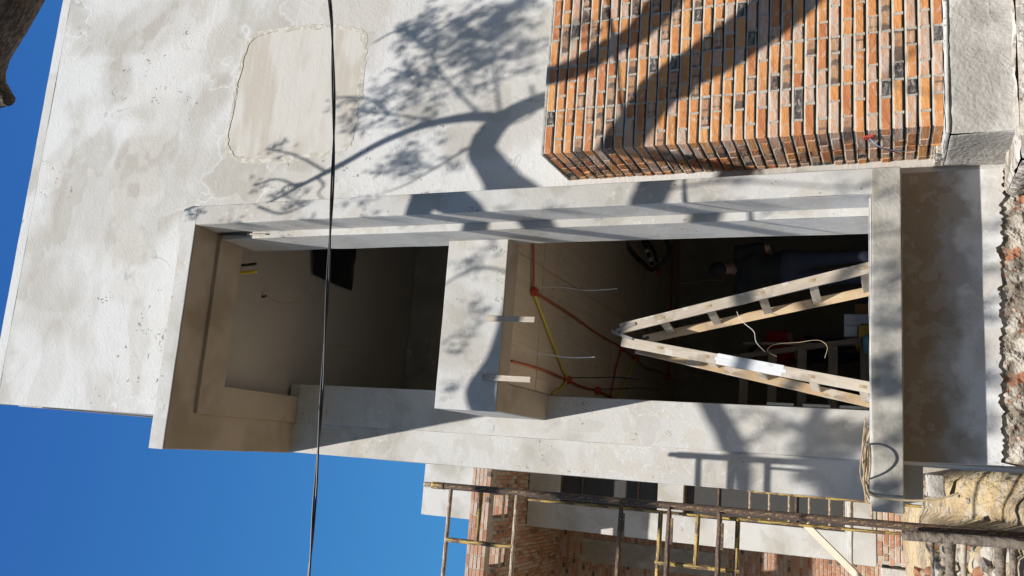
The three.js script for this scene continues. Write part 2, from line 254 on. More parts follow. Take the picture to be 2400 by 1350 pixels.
M.orangePipe = mat({ color: rgb(0.42, 0.095, 0.035), roughness: 0.5 });
M.yellowPlastic = mat({ color: rgb(0.66, 0.52, 0.055), roughness: 0.5 });
M.whiteWire = mat({ color: rgb(0.66, 0.65, 0.62), roughness: 0.5 });
M.blueWire = mat({ color: rgb(0.16, 0.42, 0.66), roughness: 0.5 });
M.whitePaint = mat({ color: rgb(0.74, 0.75, 0.77), roughness: 0.6 });
M.cane = mat({ map: woodTex([0.48, 0.37, 0.22], [0.24, 0.17, 0.09], 831, false), roughness: 0.75 });
M.bark = mat({ map: tex(512, 512, (u, v) => { const a = fbm(u, v, 20, 4, 851), s = vn(u * 10, v * 60, 60, 855), k = ss(0.3, 0.75, 0.6 * a + 0.4 * s); return mix3([0.05, 0.038, 0.032], [0.17, 0.13, 0.105], k); }, 0.5), bumpMap: roughBump, bumpScale: 0.04 });
M.addedScrub = mat({ map: tex(512, 512, (u, v) => { const a = fbm(u, v, 16, 5, 861); return mix3([0.10, 0.10, 0.05], [0.05, 0.06, 0.028], ss(0.35, 0.65, a)); }, 9) });
M.soil = mat({ vertexColors: true, map: tex(1024, 1024, (u, v) => { const a = fbm(u, v, 6, 5, 871), b = fbm(u, v, 40, 4, 877), s = vn(u * 300, v * 300, 300, 879); let c = mix3([0.40, 0.315, 0.19], [0.29, 0.22, 0.135], ss(0.4, 0.6, a)); c = mix3(c, [0.36, 0.325, 0.275], ss(0.52, 0.62, b) * 0.6); const m = 0.85 + 0.3 * s; return [c[0] * m, c[1] * m, c[2] * m]; }, 4), bumpMap: roughBump, bumpScale: 0.05 });
M.asphalt = mat({ map: tex(512, 512, (u, v) => { const a = fbm(u, v, 8, 5, 891), s = vn(u * 256, v * 256, 256, 893); const m = 0.75 + 0.3 * a + 0.3 * (s - 0.5); return [0.09 * m, 0.08 * m, 0.068 * m]; }, 3), bumpMap: roughBump, bumpScale: 0.01 });
M.stone = [[0.58, 0.51, 0.41], [0.64, 0.59, 0.51], [0.52, 0.42, 0.30], [0.47, 0.22, 0.12], [0.5, 0.38, 0.22], [0.33, 0.3, 0.27]].map(c => mat({ color: rgb(...c), bumpMap: roughBump, bumpScale: 0.012 }));
M.glass = mat({ map: tex(256, 256, (u, v) => { const a = fbm(u, v, 10, 4, 901); const m = 0.8 + 0.4 * a; return [0.032 * m, 0.03 * m, 0.027 * m]; }, 1), roughness: 0.75 });

// ---------------------------------------------------------------- ground
function groundH(x, z) {
  let y = 0;
  const prof = [[1.6, 0], [0.6, 0.25], [-0.2, 0.42], [-2.2, 0.5], [-3.0, 0.62], [-3.7, 1.05], [-5, 1.22], [-8.2, 1.44], [-14, 1.6], [-40, 1.8]];
  let b = prof[0][1]; for (let i = 0; i < prof.length - 1; i++) if (z <= prof[i][0]) b = mix(prof[i][1], prof[i + 1][1], ss(prof[i][0], prof[i + 1][0], z));
  const w = ss(0.5, 0.0, x) * (1 - 0.55 * ss(-0.22, 0.1, x) * ss(-3.6, -2.6, z)); // a trench along the foundation
  y = b * w; { const hw = ss(-0.3, -0.5, x) * ss(0.0, -0.35, z) * ss(-4.5, -3, x), hp = mix(0.72, 1.32, clamp((-z - 0.3) / 2.6)); y = mix(y, Math.max(y, hp), hw); } if (z > -12 && z < 1.4 && x > -6 && x < 0.3) y += w * (0.05 * n3(x * 3, 1, z * 3) + 0.035 * n3(x * 9, 2, z * 9) + 0.06 * n3(x * 1.7, 4, z * 0.8));
  return y;
}
{
  const ax = (d0, d1, s, far) => { const o = []; for (let v = d0; v <= d1 + 1e-6; v += s) o.push(v); let st = s; for (let v = d0; v > -far;) { st *= 1.5; v -= st; o.unshift(v); } st = s; for (let v = d1; v < far;) { st *= 1.5; v += st; o.push(v); } return o; };
  const xs = ax(-3.2, 0.5, 0.06, 300), zs = ax(-9, 1.6, 0.07, 300), pos = [], uv = [], col = [], idx = [];
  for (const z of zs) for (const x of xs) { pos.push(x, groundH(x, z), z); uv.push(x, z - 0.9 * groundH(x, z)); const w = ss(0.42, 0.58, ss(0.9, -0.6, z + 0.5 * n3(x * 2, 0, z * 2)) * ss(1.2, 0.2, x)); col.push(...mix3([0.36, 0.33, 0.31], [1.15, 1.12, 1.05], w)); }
  for (let j = 0; j < zs.length - 1; j++) for (let i = 0; i < xs.length - 1; i++) { const a = j * xs.length + i, b = a + xs.length; idx.push(a, b, a + 1, a + 1, b, b + 1); }
  const g = new THREE.BufferGeometry(); g.setAttribute('position', new THREE.Float32BufferAttribute(pos, 3)); g.setAttribute('uv', new THREE.Float32BufferAttribute(uv, 2)); g.setAttribute('color', new THREE.Float32BufferAttribute(col, 3)); g.setIndex(idx); g.computeVertexNormals();
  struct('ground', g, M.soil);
  { const h = new THREE.PlaneGeometry(160, 34, 80, 24), p = h.attributes.position; for (let i = 0; i < p.count; i++) { const x = p.getX(i), t = p.getY(i) / 34 + 0.5; p.setXYZ(i, x, -0.3 + 17 * ss(0, 0.75, t) + 1.6 * n3(x * 0.15, t * 5, 2) * ss(0, 0.3, t), 14.5 + 34 * t + 2 * n3(x * 0.1, t * 3, 7)); } h.computeVertexNormals(); triUV(h); struct('added_hillside', h, M.addedScrub); }  // unseen slope across the road, added to block low sky and deepen shade
  const road = new THREE.PlaneGeometry(240, 9, 60, 4); road.rotateX(-Math.PI / 2); road.translate(0, 0.02, 7.4); triUV(road); struct('road', road, M.asphalt);
}

// ---------------------------------------------------------------- the rendered house
const house = thing('plaster_house', 'tall unpainted cement plastered house with a two storey projecting window surround', 'house');
{
  const s = new THREE.Shape(), jag = (x, y, a) => [x, y + a * (vn(x * 3, 1, 512, 90) + 0.9 * vn(x * 13, 2, 512, 91) + 0.7 * vn(x * 61, 3, 512, 92) - 1.2)];
  s.moveTo(0.11, 11.235); for (let x = 0.3; x < 9; x += 0.25) s.lineTo(x, 11.235 + 0.012 * (vn(x * 2.3, 7, 512, 95) - 0.5)); s.lineTo(9, 11.235); s.lineTo(9, 0.2); s.lineTo(2.3, 0.2); s.lineTo(2.3, 1.7);
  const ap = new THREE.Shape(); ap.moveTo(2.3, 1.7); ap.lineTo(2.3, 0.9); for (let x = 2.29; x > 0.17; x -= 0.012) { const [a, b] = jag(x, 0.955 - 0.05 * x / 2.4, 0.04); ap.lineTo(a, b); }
  ap.lineTo(0.16, 0.88); ap.lineTo(0.14, 1.7); ap.closePath(); const ag = new THREE.ExtrudeGeometry(ap, { depth: 0.28, bevelEnabled: false }); ag.translate(0, 0, -0.28); part('apron_wall', ag, M.apron, house, 'brown stained plaster under the window sill, sill shade painted into its colour');
  s.lineTo(2.1, 1.7); s.lineTo(2.1, 8.2); s.lineTo(0.11, 8.2); s.closePath();
  // the hacked-out rim of the blocked-up opening
  const rim = [[4.26, 8.09], [4.31, 7.81], [4.27, 7.13], [4.14, 6.66], [3.78, 6.59], [3.32, 6.6], [3.0, 6.62], [2.87, 6.73], [2.82, 7.25], [2.83, 7.92], [2.93, 8.17], [3.13, 8.24], [3.62, 8.22], [3.97, 8.19]];
  const cv = new THREE.CatmullRomCurve3(rim.map(p => V(p[0], p[1], 0)), true, 'catmullrom', 0.35), hp = new THREE.Path(), N = 220;
  for (let i = 0; i < N; i++) { const p = cv.getPoint(i / N), a = (vn(i * 0.7, 5, 4096, 96) - 0.5) * 0.022 + (vn(i * 0.16, 6, 4096, 97) - 0.5) * 0.06; const q = [p.x + a * (p.x > 3.55 ? 1 : -1), p.y + a * (p.y > 7.4 ? 1 : -1)]; i ? hp.lineTo(...q) : hp.moveTo(...q); }
  s.holes.push(hp);
  const g = new THREE.ExtrudeGeometry(s, { depth: 0.28, bevelEnabled: false, curveSegments: 4 }); g.translate(0, 0, -0.28);
  part('main_wall', g, M.plaster, house);
  part('wall_patch', block(2.6, 4.5, 6.4, 8.45, -0.2, -0.003, { amp: 0.0025, freq: 1.6 }), M.patch, house, 'smooth beige plaster patch filling a blocked opening');
  // torn plaster crumbs round the patch
  const cr = [], ico = new THREE.IcosahedronGeometry(1, 0);
  for (let i = 0; i < 240; i++) { const p = cv.getPoint(rnd()), k = rr(0.003, 0.011), q = ico.clone(); q.scale(k * rr(0.7, 2.6), k * rr(0.7, 1.4), k * 0.35); q.rotateZ(rnd() * 6); q.translate(p.x + gauss() * 0.022, p.y + gauss() * 0.022, -0.003 + rr(-0.006, 0.004)); cr.push(q); }
  const crumbs = part('patch_rim', merge(cr), M.patch, house); crumbs.userData.kind = 'stuff';
  part('coping_band', block(0.105, 9, 11.085, 11.24, -0.2, 0.0035, { r: 0.012, amp: 0.006, freq: 3 }), M.plaster, house);
  { const rs = new THREE.Shape(), ri = new THREE.Path(), Q = 260; for (let i = 0; i < Q; i++) { const p = cv.getPoint(i / Q), sx = p.x > 3.55 ? 1 : -1, o = 0.012 + 0.05 * Math.max(0, vn(i * 0.35, 2, 4096, 41) - 0.35) + 0.05 * Math.max(0, vn(i * 0.07, 2, 4096, 43) - 0.5), n = 0.008 + 0.03 * vn(i * 0.3, 9, 4096, 45), ux = (p.x - 3.55) / Math.hypot(p.x - 3.55, p.y - 7.4), uy = (p.y - 7.4) / Math.hypot(p.x - 3.55, p.y - 7.4); i ? rs.lineTo(p.x + ux * o, p.y + uy * o) : rs.moveTo(p.x + ux * o, p.y + uy * o); i ? ri.lineTo(p.x - ux * n, p.y - uy * n) : ri.moveTo(p.x - ux * n, p.y - uy * n); if (!sx) break; }
    rs.holes.push(ri); const rg = new THREE.ExtrudeGeometry(rs, { depth: 0.006, bevelEnabled: true, bevelSize: 0.003, bevelThickness: 0.002, bevelSegments: 1 }); rg.translate(0, 0, -0.0055); part('patch_edge', rg, M.ochre, house); }
  // window surround, projecting 40 cm; the left side is open
  const slab = (pts0, y0, y1) => { const pts = []; pts0.forEach((p, i) => { const q = pts0[(i + 1) % pts0.length], n = Math.max(1, Math.round(Math.hypot(q[0] - p[0], q[1] - p[1]) / 0.09)); for (let k = 0; k < n; k++) { const x = mix(p[0], q[0], k / n), z = mix(p[1], q[1], k / n), e = k ? 0.0045 : 0.003; pts.push([x + e * n3(x * 5, y0, z * 5 + 3), z + e * n3(x * 5 + 9, y0, z * 5)]); } }); const sh = new THREE.Shape(pts.map(([x, z]) => new THREE.Vector2(x, -z))), g = new THREE.ExtrudeGeometry(sh, { depth: y1 - y0 - 0.012, bevelEnabled: true, bevelSize: 0.006, bevelThickness: 0.006, bevelOffset: -0.006, bevelSegments: 2 }); g.rotateX(-Math.PI / 2); g.translate(0, y0 + 0.006, 0); return triUV(g, y0); };
  const head = part('surround_head', slab([[-0.22, 0.403], [2.222, 0.403], [2.222, -0.272], [0.455, -0.272], [0.455, -1.6], [-0.2, -1.6]], 8.112, 8.294), M.frame, house);
  part('soffit', slab([[-0.214, 0.394], [2.02, 0.394], [2.02, -0.27], [0.454, -0.27], [0.454, -1.58], [-0.196, -1.58]], 8.103, 8.135), M.soffit, head, 'blotchy brown underside of the window head');
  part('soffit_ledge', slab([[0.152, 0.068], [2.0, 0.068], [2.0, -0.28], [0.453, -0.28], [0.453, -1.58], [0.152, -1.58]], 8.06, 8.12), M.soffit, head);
  const jamb = part('surround_jamb', block(2.022, 2.222, 1.66, 8.24, -0.3, 0.4005, { r: 0.014, amp: 0.0045 }), M.frame, house);
  part('jamb_ledge', block(1.952, 2.04, 1.80, 8.05, -0.45, 0.068, { r: 0.008 }), M.frame, jamb);
  const sill = part('window_sill', block(-0.212, 2.222, 1.586, 1.786, -0.3, 0.404, { r: 0.014 }), M.sill, house);
  part('sill_bead', block(-0.16, 2.0, 1.77, 1.80, 0.2, 0.392, { r: 0.01, amp: 0.006, freq: 5 }), M.frame, sill);
  const tb = part('transom_beam', slab([[0.345, -0.272], [1.97, -0.272], [1.97, -0.514], [0.615, -0.514], [0.615, -1.552], [0.345, -1.552]], 4.932, 5.556), M.frame, house);
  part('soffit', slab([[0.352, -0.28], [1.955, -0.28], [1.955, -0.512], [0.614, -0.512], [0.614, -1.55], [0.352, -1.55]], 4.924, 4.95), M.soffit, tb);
  const pier = part('side_pier', block(-0.19, 0.6, 1.4, 8.2, -1.95, -1.56, { r: 0.014 }), M.frame, house);
  part('pier_band', block(0.156, 0.604, 1.75, 8.06, -1.7, -1.535, { r: 0.012 }), M.frame, pier);
  part('terrace_slab', block(-0.2, 2.2, 1.58, 1.77, -1.96, -0.28, { r: 0.01 }), M.frame, house);
  // base under the window, and what the plaster has not covered yet
  part('base_wall', block(0.142, 2.4, 0.0, 1.575, -1.95, -0.281, { amp: 0.006 }), M.plaster, house);
  part('foundation', block(0.165, 2.5, -0.2, 1.0, -1.9, -0.03, { r: 0.02, amp: 0.018, step: 0.03, freq: 12 }), M.rough, house, 'rough exposed rubble foundation');
  // shell that keeps the rooms dark
  part('roof_slab', box(0.1, 9, 10.7, 11.1, -9.5, -0.285), M.cement, house);
  part('side_wall', box(0.115, 0.4, 8.3, 10.69, -9.5, -0.285), M.plaster, house);
  part('side_wall', box(0.35, 0.6, 1.4, 8.29, -9.5, -1.96), M.plaster, house);
  part('interior_wall', box(5.6, 5.8, 1.4, 10.6, -9.4, -0.29), M.room, house);
  part('interior_wall', box(2.05, 5.59, 1.4, 10.6, -0.48, -0.292), M.room, house);
  part('back_wall', box(0.35, 5.8, 1.4, 10.6, -7.95, -7.65), M.room, house);
  part('floor', box(0.36, 5.6, 1.45, 1.74, -7.64, -0.49), M.cement, house);
  part('upper_floor', box(0.61, 5.6, 5.0, 5.5, -7.64, -0.52), M.cement, house);
  const uc = part('upper_ceiling', box(0.3, 5.6, 8.25, 8.5, -7.6, -0.286), M.greyCeil, house);
  part('upper_back_wall', box(0.61, 5.6, 5.51, 8.24, -4.5, -4.25), M.rawWall, house);
  part('conduit_stub', tube([[1.715, 8.3, -0.44], [1.72, 8.15, -0.47], [1.735, 8.02, -0.49]], 0.02), M.yellowPlastic, uc, 'short yellow conduit stub');
  part('conduit_stub', tube([[1.79, 8.3, -0.42], [1.80, 8.14, -0.45], [1.81, 8.0, -0.44]], 0.016), M.cableBlack, uc, 'short black conduit stub');
  part('ceiling_hook', tube([[1.534, 8.27, -0.9], [1.534, 8.22, -0.905], [1.55, 8.2, -0.92]], 0.013), M.darkSteel, uc);
  part('thin_wire', tube([[1.54, 8.21, -0.91], [1.48, 8.05, -0.98], [1.5, 7.85, -1.02], [1.62, 7.7, -1.05], [1.7, 7.68, -1.05]], 0.003), M.cane, uc);
  part('thin_wire', tube([[1.2, 8.24, -2.4], [1.18, 8.05, -2.5], [1.25, 7.9, -2.5]], 0.003), M.cane, uc);
  // lower ceiling of shuttering boards with conduit runs
  const lc = part('lower_ceiling', box(0.61, 5.6, 4.965, 4.999, -7.64, -0.516), M.ply, house);
  const zs = [-0.52, -1.25, -1.62, -3.85, -5.4, -6.9, -7.6], xs = [0.62, 1.9, 3.2, 4.4, 5.58];
  for (let i = 0; i < zs.length - 1; i++) for (let j = 0; j < xs.length - 1; j++) {
    const g2 = block(xs[j] + 0.003, xs[j + 1] - 0.003, 4.945 + 0.006 * rnd(), 4.964, zs[i + 1] + 0.003, zs[i] - 0.003, { r: 0.002, amp: 0.001, step: 0.6 });
    const uv = g2.attributes.uv, o = rnd() * 5; for (let q = 0; q < uv.count; q++) uv.setXY(q, uv.getX(q) + o, uv.getY(q) + o); part('ceiling_panel', g2, M.ply, lc);
  }
  const jb = (x, z) => { const g3 = new THREE.CylinderGeometry(0.045, 0.05, 0.05, 8); g3.translate(x, 4.918, z); part('junction_box', merge([g3, block(x - 0.035, x + 0.035, 4.88, 4.93, z - 0.035, z + 0.035, { r: 0.01, amp: 0 })]), M.redPlastic, lc); };
  for (const b of [[1.59, -0.96], [1.472, -4.195], [1.419, -4.9], [1.382, -6.963], [0.828, -2.128], [0.812, -3.224], [2.898, -5.968]]) jb(...b);
  const run = (pts, m) => part('conduit', tube(pts.map(([x, z], i) => [x, 4.925 - 0.006 * (i % 2), z]), 0.0125), m, lc);
  run([[2.1, -0.86], [1.8, -0.91], [1.59, -0.96]], M.orangePipe); run([[1.59, -0.96], [1.56, -2.0], [1.5, -3.1], [1.472, -4.195]], M.orangePipe); run([[1.472, -4.195], [1.44, -4.6], [1.419, -4.9]], M.redPlastic);
  run([[1.419, -4.9], [1.35, -5.5], [1.4, -6.2], [1.382, -6.963]], M.orangePipe); run([[0.84, -0.54], [0.85, -1.3], [0.828, -2.128]], M.orangePipe); run([[0.828, -2.128], [0.80, -2.7], [0.812, -3.224]], M.redPlastic);
  run([[0.812, -3.224], [0.78, -3.8], [0.74, -4.3]], M.redPlastic); run([[1.472, -4.195], [1.15, -3.95], [0.78, -3.8]], M.redPlastic); run([[1.419, -4.9], [1.1, -4.5], [0.75, -4.1]], M.yellowPlastic);
  run([[1.59, -0.96], [1.25, -1.45], [0.828, -2.128]], M.yellowPlastic); run([[0.828, -2.128], [0.72, -1.95], [0.64, -1.7]], M.yellowPlastic); run([[3.6, -6.9], [2.4, -6.93], [1.382, -6.963]], M.redPlastic);
  const hang = (x, z, l, m, r, dx) => part('hanging_wire', tube([[x, 4.9, z], [x + 0.01, 4.9 - l * 0.3, z - 0.02], [x + dx, 4.9 - l * 0.65, z + 0.01], [x + dx * 0.4, 4.9 - l, z]], r), m, lc);
  hang(1.62, -0.93, 0.85, M.whiteWire, 0.003, -0.03); hang(0.93, -0.75, 0.72, M.whiteWire, 0.0045, -0.02); hang(0.85, -2.1, 0.8, M.cableBlack, 0.006, 0.02); hang(0.83, -3.2, 0.75, M.cableBlack, 0.006, 0.03);
  hang(1.46, -4.2, 0.35, M.cableBlack, 0.006, 0.02); hang(1.38, -6.96, 0.5, M.whiteWire, 0.005, 0.05); hang(2.6, -7.3, 0.9, M.whiteWire, 0.005, -0.04); hang(3.0, -7.3, 0.8, M.whiteWire, 0.005, 0.05);
}
solo('metal_rod', limb([[2.005, 8.06, 0.085], [2.0, 7.85, 0.086], [1.99, 7.68, 0.086]], [0.012, 0.012, 0.011]), M.darkSteel, 'dark metal rod resting in the head corner of the window reveal', 'rod');
solo('metal_rod', limb([[1.992, 7.67, 0.088], [1.988, 7.58, 0.088], [1.985, 7.47, 0.086]], [0.01, 0.01, 0.008]), M.greyWood, 'short pale stick end below the dark rod in the window reveal', 'stick');
{ // black plastic over a hole in the upper ceiling
  const g = new THREE.PlaneGeometry(1, 1, 24, 24), p = g.attributes.position;
  for (let i = 0; i < p.count; i++) { const a = p.getX(i) + 0.5, b = p.getY(i) + 0.5; const x = mix(mix(1.97, 1.94, b), 2.62, a), z = mix(mix(-1.72, -1.6, a), -2.6, b); p.setXYZ(i, x, 8.2 - 0.10 * Math.sin(Math.PI * clamp(a * 1.1)) * Math.sin(Math.PI * b) - 0.02 * n3(a * 6, b * 6, 1), z); }
  g.computeVertexNormals(); solo('plastic_sheet', g, mat({ color: rgb(0.012, 0.013, 0.015), roughness: 0.35 }), 'black plastic sheet sagging under the upper storey ceiling', 'plastic sheet');
}
for (const [x, lab] of [[1.195, 'weathered timber peg on the beam, nearer the brick wall'], [0.652, 'weathered timber peg on the beam, nearer its open end']])
  solo('timber_peg', bar([x, 5.085, -0.262], [x - 0.008, 4.6, -0.25], 0.052, 0.022, [1, 0, 0]), M.greyWood, lab, 'peg', 'timber pegs on the beam');

// ---------------------------------------------------------------- bricks
// one laid brick: length along x, front face at z = 0, chamfered and a little out of true
function brickGeo(L, H, D, cell, half = false) {
  const c = 0.005, j = () => (rnd() - 0.5) * 0.007, u0 = (cell % 4) / 4, v0 = Math.floor(cell / 4) / 8, us = (half ? 0.5 : 1) * 0.25, uo = half ? rnd() * 0.12 : 0;
  const fx = [c + j(), L - c + j(), L - c + j(), c + j()], fy = [c + j(), c + j(), H - c + j(), H - c + j()], fz = [0, 1, 2, 3].map(() => j() * 0.7);
  const F = fx.map((x, i) => [x, fy[i], fz[i]]), O = [[0, 0], [L, 0], [L, H], [0, H]].map(([x, y], i) => [x + (F[i][0] - (x ? L - c : c)), y + (F[i][1] - (y ? H - c : c)), -c * 1.3]), B = O.map(([x, y]) => [x, y, -D]);
  const pos = [], uv = [], put = (P, e) => { pos.push(...P); const a = clamp(P[0] / L, 0.02, 0.98), b = clamp(P[1] / H, 0.03, 0.97); const s = e ? clamp(-P[2] * 2.2, 0, 0.4) : 0; uv.push(u0 + uo + clamp(a + (a < 0.5 ? s : -s), 0.02, 0.98) * us, v0 + b * 0.125); };
  const quad = (a, b, cc, d, e) => { put(a, e); put(b, e); put(cc, e); put(a, e); put(cc, e); put(d, e); };
  quad(F[0], F[1], F[2], F[3]); for (let i = 0; i < 4; i++) { const k = (i + 1) % 4; quad(O[i], O[k], F[k], F[i]); quad(B[i], B[k], O[k], O[i], true); }
  const g = new THREE.BufferGeometry(); g.setAttribute('position', new THREE.Float32BufferAttribute(pos, 3)); g.setAttribute('uv', new THREE.Float32BufferAttribute(uv, 2)); g.computeVertexNormals(); return g;
}
const BH = 0.0605, BP = 0.08415, SL = 0.235, HL = 0.112, JT = 0.014;
const cellFor = half => { let c = Math.floor(rnd() * 32); if (brickStyle[c].kind === 3 && rnd() > (half ? 0.6 : 0.12)) c = (c + 1) % 32; return c; };
const pool = (n, L, D, half) => Array.from({ length: n }, () => { const c = cellFor(half), g = brickGeo(L, BH, D, c, half); g.userData.red = brickStyle[c].kind === 1 || brickStyle[c].kind === 4 || (brickStyle[c].kind === 0 && brickStyle[c].t < 0.35); return g; });
const stretchers = pool(64, SL, 0.06), headers = pool(60, HL, 0.06, true), cornerS = pool(14, SL, HL), cornerH = pool(14, HL, SL, true), closers = pool(12, 0.095, 0.06, true);
const burnt = [...Array(32).keys()].filter(i => brickStyle[i].kind === 3), darkHeaders = Array.from({ length: 10 }, (q, i) => brickGeo(HL, BH, 0.06, burnt[i % burnt.length], true)), darkStretchers = Array.from({ length: 5 }, (q, i) => brickGeo(SL, BH, 0.06, burnt[i % burnt.length]));
const pick = (a, red = 0) => { let g; for (let i = 0; i < 5; i++) { g = a[Math.floor(rnd() * a.length)]; if (rnd() > red || g.userData.red) break; } return g; };
{
  const bay = thing('brick_bay', 'orange face brick bay in a mixed bond standing out beside the plaster wall', 'brick wall');
  part('mortar_core', block(2.46, 5.4, 1.29, 4.25, 0.0, 0.63, { r: 0.004, amp: 0.003, step: 0.08, freq: 9 }), M.mortar, bay);
  part('mortar_cap', block(2.395, 5.4, 4.245, 4.275, 0.0, 0.685, { r: 0.01, amp: 0.006, freq: 6, step: 0.06 }), M.cement, bay);
  const lay = [], joints = [];
  const strip = (x0, x1, y0, y1, z0, z1, lean) => { const g = new THREE.BoxGeometry(x1 - x0, y1 - y0, z1 - z0, Math.max(1, Math.round((x1 - x0) / 0.05)), 1, Math.max(1, Math.round((z1 - z0) / 0.05))); g.translate((x0 + x1) / 2, (y0 + y1) / 2, (z0 + z1) / 2); const p = g.attributes.position; for (let i = 0; i < p.count; i++) { const t = (p.getY(i) - y0) / (y1 - y0), w = 0.0025 * n3(p.getX(i) * 40, p.getY(i) * 40, p.getZ(i) * 40); if (p.getZ(i) > z1 - 1e-4) p.setZ(i, p.getZ(i) - lean * t + w); if (p.getX(i) < x0 + 1e-4 && x1 - x0 > 1) p.setX(i, p.getX(i) + lean * t + w); p.setY(i, p.getY(i) + w * 0.8); } g.computeVertexNormals(); triUV(g); joints.push(g); };
  const jointX = (x, y) => strip(x - JT - 0.004, x + 0.004, y - 0.004, y + BH + 0.004, 0.6, 0.684, 0.002), jointZ = (z, y) => strip(2.405, 2.48, y - 0.004, y + BH + 0.004, z - 0.004, z + JT + 0.004, 0);
  for (let c = 0; c < 35; c++) {
    const y = 1.318 + c * BP, odd = c % 2, rd = c > 16 ? 0.75 : 0.1; let x = 2.4, n = odd; strip(2.4035, 5.3, y + BH - 0.003, y + BH + 0.0105, 0.02, 0.685, 0.007);
    lay.push([odd ? pick(cornerH, rd) : pick(cornerS, rd), x, y, 0.689, 0, 0]); x += (odd ? HL : SL) + JT; n = odd ? 0 : 1; // next is stretcher after header
    while (x < 5.2) { jointX(x, y); lay.push([n % 2 ? (rnd() < 0.085 ? pick(darkHeaders) : pick(headers, rd)) : (rnd() < 0.015 ? pick(darkStretchers) : pick(stretchers, rd)), x, y, 0.689, 0, x]); x += (n % 2 ? HL : SL) + JT; n++; }
    let z = 0.689 - (odd ? SL : HL) - JT; n = odd ? 1 : 0; let k = 0; // the short return, facing left
    while (z > 0.03) { let l = n % 2 ? HL : SL; let g = n % 2 ? pick(headers, rd) : pick(stretchers, rd); if (z - l < -0.04) { l = 0.095; g = pick(closers, rd); if (z - l < -0.05) break; } jointZ(z, y); lay.push([g, 2.4, y, z - l, -Math.PI / 2, 9 + k]); z -= l + JT; n++; k++; }
  }
  lay.sort((a, b) => a[5] - b[5]);
  const rest = [];
  lay.forEach(([g, x, y, z, ry], i) => {
    const m = new THREE.Mesh(g, M.brick); m.position.set(x + rr(-0.002, 0.002), y + rr(-0.0025, 0.0025), z + (ry ? 0 : rr(-0.003, 0.003))); if (ry) m.position.x += rr(-0.004, 0.004); m.rotation.set(0, ry, rr(-0.006, 0.006));
    if (i < 300) { m.name = 'brick'; m.castShadow = m.receiveShadow = true; bay.add(m); } else { m.updateMatrix(); rest.push(g.clone().applyMatrix4(m.matrix)); }
  });
  const r = part('brickwork', merge(rest), M.brick, bay); r.userData.kind = 'stuff';
  part('mortar_joints', merge(joints), M.mortar, bay).userData.kind = 'stuff';
  part('plinth', block(2.32, 5.4, 0.3, 1.292, 0.01, 0.698, { r: 0.03, amp: 0.014, step: 0.07, freq: 4 }), M.cement, bay, 'rough grey cement plinth under the bricks');
  part('mortar_ridge', block(2.33, 5.4, 1.285, 1.315, 0.02, 0.712, { r: 0.012, amp: 0.014, step: 0.035, freq: 12 }), M.plaster, bay);
  part('mortar_fill', block(2.33, 2.44, 1.27, 1.36, 0.0, 0.3, { r: 0.02, amp: 0.016, step: 0.03, freq: 14 }), M.crumb, bay, 'crumbly mortar in the foot of the corner');
  part('footing', block(2.08, 5.4, -0.2, 0.90, -0.02, 0.78, { r: 0.06, amp: 0.022, step: 0.035, freq: 13 }), M.crumb, bay, 'rough broken concrete footing');
  part('electrical_box', block(2.386, 2.41, 1.765, 1.835, 0.53, 0.6, { r: 0.006, amp: 0 }), M.redPlastic, bay, 'red electrical box let into the brick corner');
  part('loose_wire', tube([[2.384, 1.79, 0.57], [2.34, 1.74, 0.54], [2.33, 1.66, 0.46], [2.345, 1.56, 0.36]], 0.0035), M.blueWire, bay, 'light blue wire');
  part('loose_wire', tube([[2.384, 1.785, 0.56], [2.335, 1.72, 0.5], [2.33, 1.62, 0.4], [2.35, 1.57, 0.25]], 0.0035), M.redPlastic, bay, 'red wire');
}

